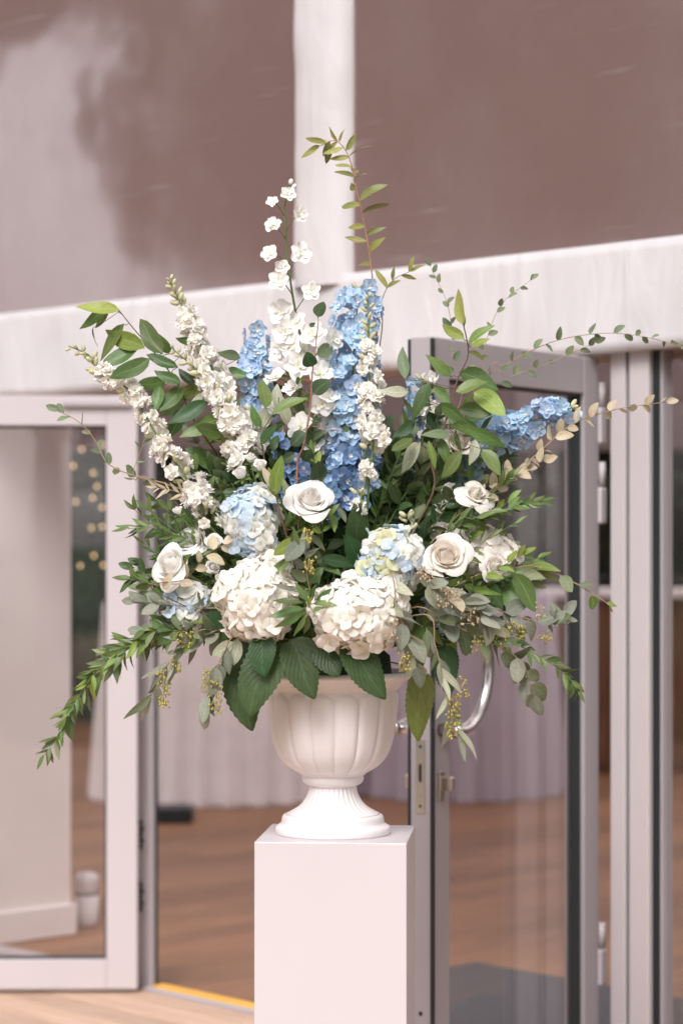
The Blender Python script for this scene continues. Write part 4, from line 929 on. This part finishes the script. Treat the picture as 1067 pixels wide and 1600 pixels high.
# hydrangea leaves hanging over the rim
def big_leaf(label, p0, p1, dy0, dy1, wk, mat='hydleaf', roll=0.0):
    b = base_pt(0.05); t = thing('hydrangea_leaf', label, 'leaf', b, 'hydrangea leaves around the urn')
    a, c = W(*p0, dy0), W(*p1, dy1); L = (c - a).length
    stem_to(t, [b, b.lerp(a, .6) + Vector((0, 0, .015)), a], 0.0022)
    child('blade', BIGLEAF[mat], t, basis(a, c - a, CAMDIR + Vector((roll, 0, 0.25)), L * wk, L, L))
big_leaf('large serrated leaf with a lighter tip hanging left of the urn', (425, 1000), (388, 1117), -.19, -.24, 1.05, roll=-.2)
big_leaf('very dark serrated leaf drooping to the lowest tip left of the urn', (372, 1005), (390, 1138), -.14, -.2, .95, roll=-.3)
big_leaf('dark green serrated leaf pointing down over the rim below the rosette', (452, 1000), (494, 1086), -.2, -.25, 1.15, roll=.1)
big_leaf('serrated leaf folded under the broad white hydrangea', (498, 995), (530, 1052), -.19, -.24, 1.4)
big_leaf('broad veined serrated leaf lying over the right of the rim', (538, 1005), (606, 1086), -.22, -.26, 1.05, roll=.2)
big_leaf('olive green serrated leaf hanging beside the steel handle', (655, 1050), (655, 1156), -.14, -.18, .78, 'olive')
big_leaf('small serrated leaf under the left white hydrangea', (405, 995), (415, 1055), -.22, -.25, 1.3)
big_leaf('upright dark serrated leaf above the greenish hydrangea', (560, 850), (556, 790), -.12, -.16, 1.1, roll=.2)
big_leaf('dark serrated leaf with a curled edge behind the greenish hydrangea', (565, 880), (540, 838), -.12, -.15, 1.1)
big_leaf('long veined leaf curving beside the left white hydrangea', (345, 985), (380, 868), -.14, -.16, .75, roll=-.4)
big_leaf('dark leaf drooping behind the seeded eucalyptus right of the urn', (690, 1010), (705, 1085), -.1, -.13, 1.0)

# trailing ruscus and vines
branch('ruscus_trail', 'long ruscus trail of narrow leaves drooping far out to the left', 'foliage', [(320, 985, -.12), (250, 990, -.12), (190, 1020, -.11), (130, 1080, -.1), (98, 1140, -.1), (70, 1180, -.1)], 'ruscus', 'ruscus', 76, 42, 26, 52, .02, 'alt', 'stem', .0012, .9, 1.3, .35, mats=['ruscus', 'ruscus', 'bright', 'eucgreen'])
branch('ruscus_trail', 'finer ruscus trail lying just above the long drooping one', 'foliage', [(330, 975, -.14), (262, 985, -.14), (205, 1008, -.13), (150, 1050, -.12), (118, 1098, -.12), (104, 1120, -.12)], 'ruscus', 'ruscus', 54, 38, 26, 54, .02, 'alt', 'stem', .0011, .9, 1.3, .35, mats=['ruscus', 'laurel', 'bright', 'ruscus'])
branch('ruscus_trail', 'second ruscus trail lying across the white door stile on the left', 'foliage', [(330, 965, -.1), (270, 975, -.1), (215, 1000, -.09), (165, 1035, -.08)], 'ruscus', 'ruscus', 50, 42, 32, 56, .02, 'alt', 'stem', .0012, .9, 1.3, .25, mats=['ruscus', 'ruscus', 'bright', 'eucgreen'])
branch('ruscus_trail', 'ruscus trail drooping right in front of the door glass to the dark gasket', 'foliage', [(720, 985, -.1), (790, 1000, -.1), (850, 1030, -.09), (885, 1055, -.08), (902, 1080, -.08)], 'ruscus', 'ruscus', 32, 34, 22, 40, .02, 'alt', 'stem', .0016, .6, .9, .1)
branch('ruscus_sprig', 'ruscus sprig pointing right above the round ivory rose', 'foliage', [(700, 830, -.12), (740, 810, -.12), (790, 795, -.11), (845, 782, -.1)], 'ruscus', 'ruscus', 34, 38, 22, 30, .05, 'alt', 'stem', .0014, .6, .9)
branch('ruscus_sprig', 'ruscus sprig pointing up between the cream rose and tan leaves', 'foliage', [(690, 850, -.1), (730, 800, -.1), (770, 770, -.09), (798, 745, -.09)], 'ruscus', 'ruscus', 20, 34, 24, 32, .1, 'alt', 'stem', .0014, .6, .9)
branch('ruscus_sprig', 'ruscus sprig pointing left above the left roses', 'foliage', [(320, 850, -.1), (270, 835, -.1), (238, 825, -.1), (200, 826, -.1)], 'narrow', 'ruscus', 18, 38, 26, 38, .1, 'alt', 'stem', .0013, .6, .9)
branch('ruscus_sprig', 'ruscus sprig pointing left below the left rose', 'foliage', [(330, 945, -.1), (280, 925, -.1), (235, 912, -.1), (205, 905, -.1)], 'laurel', 'ruscus', 11, 38, 30, 42, .1, 'alt', 'tantwig', .0013, .6, .8)
branch('leafy_vine', 'arching willow shoot rising highest in front of the white post', 'foliage', [(585, 560, .02), (582, 440, .02), (571, 360, .02), (556, 290, .02), (545, 245, .02), (525, 220, .02), (500, 228, .02)], 'willow', 'yellowgreen', 24, 46, 34, 62, .22, 'alt', 'redtwig', .0016, .5, .7, .15)
branch('leafy_vine', 'small yellow green side shoot beside the top of the tall blue spike', 'foliage', [(590, 560, .03), (594, 480, .03), (612, 440, .03), (640, 424, .03)], 'willow', 'yellowgreen', 5, 36, 26, 45, .5, 'alt', 'twig', .0011)
branch('leafy_vine', 'thin vine with small leaves curving to the top of the white valance', 'foliage', [(715, 640, .03), (708, 560, .03), (700, 480, .03), (672, 416, .03)], 'oval', 'eucgreen', 12, 20, 16, 45, .25, 'alt', 'tantwig', .0009)
branch('leafy_vine', 'thin vine leaning right across the white valance', 'foliage', [(740, 620, .03), (752, 560, .03), (780, 480, .03), (830, 436, .03)], 'oval', 'eucgreen', 11, 20, 14, 45, .25, 'alt', 'tantwig', .0009)
branch('leafy_vine', 'long thin vine arching right across the valance to its edge', 'foliage', [(740, 610, .02), (790, 570, .02), (860, 535, .02), (935, 521, .02), (1000, 525, .02), (1062, 541, .02)], 'oval', 'eucgreen', 17, 22, 16, 50, .12, 'alt', 'tantwig', .0010)
branch('leafy_vine', 'shorter thin vine running under the long one across the door top', 'foliage', [(740, 620, .02), (800, 588, .02), (860, 566, .02), (930, 535, .02)], 'oval', 'eucgreen', 9, 20, 18, 50, .15, 'alt', 'tantwig', .0009)
branch('dry_vine', 'tan dried vine reaching right past the blue delphinium toward the door jamb', 'foliage', [(700, 830, -.06), (780, 755, -.06), (838, 710, -.05), (890, 665, -.04), (960, 640, -.03), (1040, 628, -.03)], 'oval', 'tan', 24, 30, 20, 50, .1, 'alt', 'tantwig', .0016, .5, .8)
branch('dry_vine', 'tan dried sprig beside the cream rose', 'foliage', [(720, 800, -.08), (770, 765, -.08), (805, 735, -.07), (850, 720, -.07)], 'oval', 'tan', 12, 28, 22, 50, .2, 'alt', 'tantwig', .0013, .5, .8)
branch('dry_vine', 'bare reddish vine with few leaves reaching left across the door glass', 'foliage', [(330, 800, -.09), (270, 760, -.08), (215, 745, -.07), (170, 725, -.07), (150, 690, -.06), (125, 660, -.06), (92, 642, -.06)], 'oval', 'eucgreen', 10, 24, 22, 40, .25, 'alt', 'tantwig', .0016, .5, .6)
branch('dry_vine', 'short tan side twig rising from the left vine', 'foliage', [(260, 770, -.08), (210, 748, -.075), (222, 700, -.07), (228, 680, -.07)], 'narrow', 'eucgreen', 5, 22, 18, 45, .3, 'alt', 'tantwig', .001, from_base=True)
branch('dry_vine', 'tan sprig with pale buds behind the left larkspur', 'foliage', [(330, 800, -.08), (280, 770, -.09), (245, 762, -.09)], 'narrow', 'tan', 12, 24, 18, 40, .2, 'alt', 'tantwig', .001)
branch('dry_vine', 'tan sprig crossing between the left rose and the white hydrangea', 'foliage', [(245, 925, -.17), (290, 905, -.18), (320, 870, -.18), (350, 850, -.18)], 'oval', 'tan', 8, 26, 28, 50, .1, 'alt', 'twig', .0011)

# eucalyptus
GE = ['euc', 'euc', 'eucgreen']
def euc(label, pts, n, l0, l1, shape='round', mats=GE, clusters=(), ang_=50, droop=.25, twig='tantwig', mode='alt'):
    t = branch('eucalyptus_branch', label, 'foliage', pts, shape, 'euc', int(n * 1.25), l0 * .86, l1 * .86, ang_, .12, mode, twig, .0015, .6, .9, droop, mats=mats)
    for c in clusters: seeds(t, *c)
euc('seeded eucalyptus with round grey leaves drooping in front of the right handle', [(640, 950, -.16), (700, 975, -.18), (760, 1000, -.18), (815, 1035, -.17), (832, 1085, -.16)], 16, 46, 44, clusters=[(785, 1000, -.19, 13, 14, 34), (745, 1010, -.19, 10, 14, 22), (845, 955, -.16, 8, 12, 12, 'seedtan')])
euc('grey eucalyptus branch with round leaves reaching right under the laurel sprig', [(660, 940, -.1), (730, 940, -.11), (800, 960, -.11), (860, 975, -.1), (880, 960, -.1)], 16, 42, 34, clusters=[(805, 990, -.13, 14, 12, 26), (850, 1000, -.12, 12, 8, 16)], droop=.15)
euc('hanging seeded eucalyptus with a long yellow seed cluster beside the olive leaf', [(655, 960, -.19), (680, 1010, -.21), (695, 1070, -.21), (715, 1140, -.2)], 11, 52, 58, 'narrow', ['euc', 'pale', 'eucgreen'], [(708, 1120, -.21, 12, 32, 70), (725, 1075, -.21, 8, 14, 16)], 35, .5)
euc('silvery eucalyptus leaves over the broad white hydrangea', [(600, 900, -.24), (620, 950, -.27), (640, 1000, -.27), (650, 1040, -.26)], 14, 44, 44, 'oval', ['euc', 'pale', 'euc'], [(615, 985, -.3, 8, 16, 16, 'seedtan'), (632, 1035, -.28, 9, 14, 24)], 50, .3)
euc('pale eucalyptus spray over the pale blue hydrangea on the right', [(640, 900, -.2), (690, 925, -.22), (735, 945, -.22), (770, 975, -.21)], 16, 44, 40, 'oval', ['pale', 'euc', 'euc', 'tan'], [(700, 935, -.24, 22, 16, 36, 'seedtan'), (665, 900, -.24, 14, 10, 22, 'seedtan'), (735, 965, -.23, 18, 12, 30, 'seedtan')], 45, .2)
euc('seeded eucalyptus hanging at the left below the hydrangea with a seed tassel', [(380, 990, -.2), (350, 1020, -.2), (335, 1060, -.2), (325, 1100, -.19)], 9, 46, 48, 'oval', ['euc', 'pale', 'eucgreen'], [(338, 1090, -.22, 12, 26, 50), (325, 1058, -.21, 8, 12, 18)], 40, .4)
euc('slender eucalyptus hanging in front of the left door stile with a seed tassel', [(340, 985, -.13), (295, 1005, -.14), (265, 1035, -.14), (238, 1085, -.13)], 13, 52, 56, 'narrow', ['euc', 'eucgreen', 'euc'], [(256, 1075, -.16, 10, 28, 48), (275, 1040, -.15, 9, 12, 20)], 35, .4)
euc('grey eucalyptus leaves beneath the left rose', [(370, 960, -.12), (310, 950, -.14), (260, 945, -.14), (215, 940, -.13)], 18, 38, 30, 'oval', ['euc', 'eucgreen', 'euc'], (), 50, .1)
euc('mixed grey green eucalyptus below the hidden pale blue hydrangea', [(370, 985, -.12), (320, 990, -.15), (270, 985, -.15), (225, 985, -.14)], 22, 40, 30, 'oval', ['euc', 'eucgreen', 'ruscus'], [(290, 1000, -.17, 14, 10, 22)], 50, .2)
euc('grey leaves and yellow flower heads between the rose and the rosette', [(500, 990, -.17), (480, 900, -.22), (478, 860, -.22)], 8, 40, 34, 'oval', ['euc', 'eucgreen', 'laurel'], [(482, 886, -.25, 11, 10, 30), (480, 838, -.24, 8, 10, 26)], 50, .1)

# filler sprigs that give the bouquet its depth
FILL = [('dark', 'laurel'), ('laurel', 'laurel'), ('ruscus', 'ruscus'), ('dark', 'oval'), ('laurel', 'laurel'), ('eucgreen', 'oval')]
FILL2 = [('ruscus', 'ruscus'), ('laurel', 'laurel'), ('eucgreen', 'oval'), ('dark', 'oval'), ('ruscus', 'narrow'), ('bright', 'laurel')]
def filler(label, cx, cy, rx, ry, n, dy0, dy1, grp, mats=FILL, l0=56, l1=42, nl=12):
    for k in range(n):
        a = k * 2.39996 + R.uniform(-.3, .3); q = math.sqrt((k + .5) / n)
        x, y = cx + rx * q * math.cos(a), cy + ry * q * math.sin(a); dy = R.uniform(dy0, dy1)
        if abs(x - 552) < 60 and y < 780: dy = max(dy, 0.05)
        m_, sh = mats[k % len(mats)]
        sx_, sy_ = x + (520 - x) * .45, y + (1010 - y) * .45
        branch('filler_sprig', ADJ[(m_, sh)] + ' ' + label, 'foliage', [(sx_, sy_, dy * .6), ((x + sx_) / 2 + R.uniform(-12, 12), (y + sy_) / 2, dy * .9), (x, y, dy)], sh, m_, nl, l0, l1, 48, .05, 'alt', 'stem', .0012, .6, 1.1, 0.0, grp + ', ' + ADJ[(m_, sh)])
ADJ = {('dark', 'laurel'): 'dark glossy leaved', ('laurel', 'laurel'): 'mid green pointed leaved', ('ruscus', 'ruscus'): 'bright narrow leaved', ('dark', 'oval'): 'dark oval leaved',
       ('eucgreen', 'oval'): 'grey green oval leaved', ('ruscus', 'narrow'): 'very thin leaved', ('bright', 'laurel'): 'yellow green'}
filler('sprig tucked deep between the blooms', 520, 790, 215, 155, 40, -.04, .10, 'filler greenery deep in the bouquet')
filler('sprig in the low collar above the rim', 520, 950, 255, 66, 30, -.14, .08, 'filler greenery above the rim', FILL, 50, 36, 14)
filler('small sprig between the larkspur and delphinium stems', 470, 690, 180, 125, 44, -.06, .07, 'fine greenery between the tall stems', FILL2, 36, 26, 14)
filler('small sprig around the ivory roses', 690, 740, 115, 125, 32, -.09, .05, 'fine greenery around the ivory roses', FILL2, 38, 28, 14)
filler('small sprig around the left white roses', 290, 860, 90, 100, 16, -.11, .02, 'fine greenery around the left roses', FILL2, 36, 26, 12)
filler('fine sprig at the fringe below the long larkspur', 265, 870, 70, 130, 14, -.12, -.02, 'fine greenery at the larkspur fringe', FILL2, 34, 24, 14)
filler('fine sprig at the fringe before the door glass', 785, 900, 62, 110, 16, -.12, -.02, 'fine greenery at the door glass fringe', FILL2, 34, 24, 14)
filler('fine sprig among the pale leaves and white stock', 440, 740, 90, 80, 12, -.11, -.04, 'fine greenery among the pale leaves', FILL2, 30, 22, 12)
filler('sprig on the rear side facing the doors', 520, 840, 200, 150, 14, .14, .24, 'filler greenery at the back')
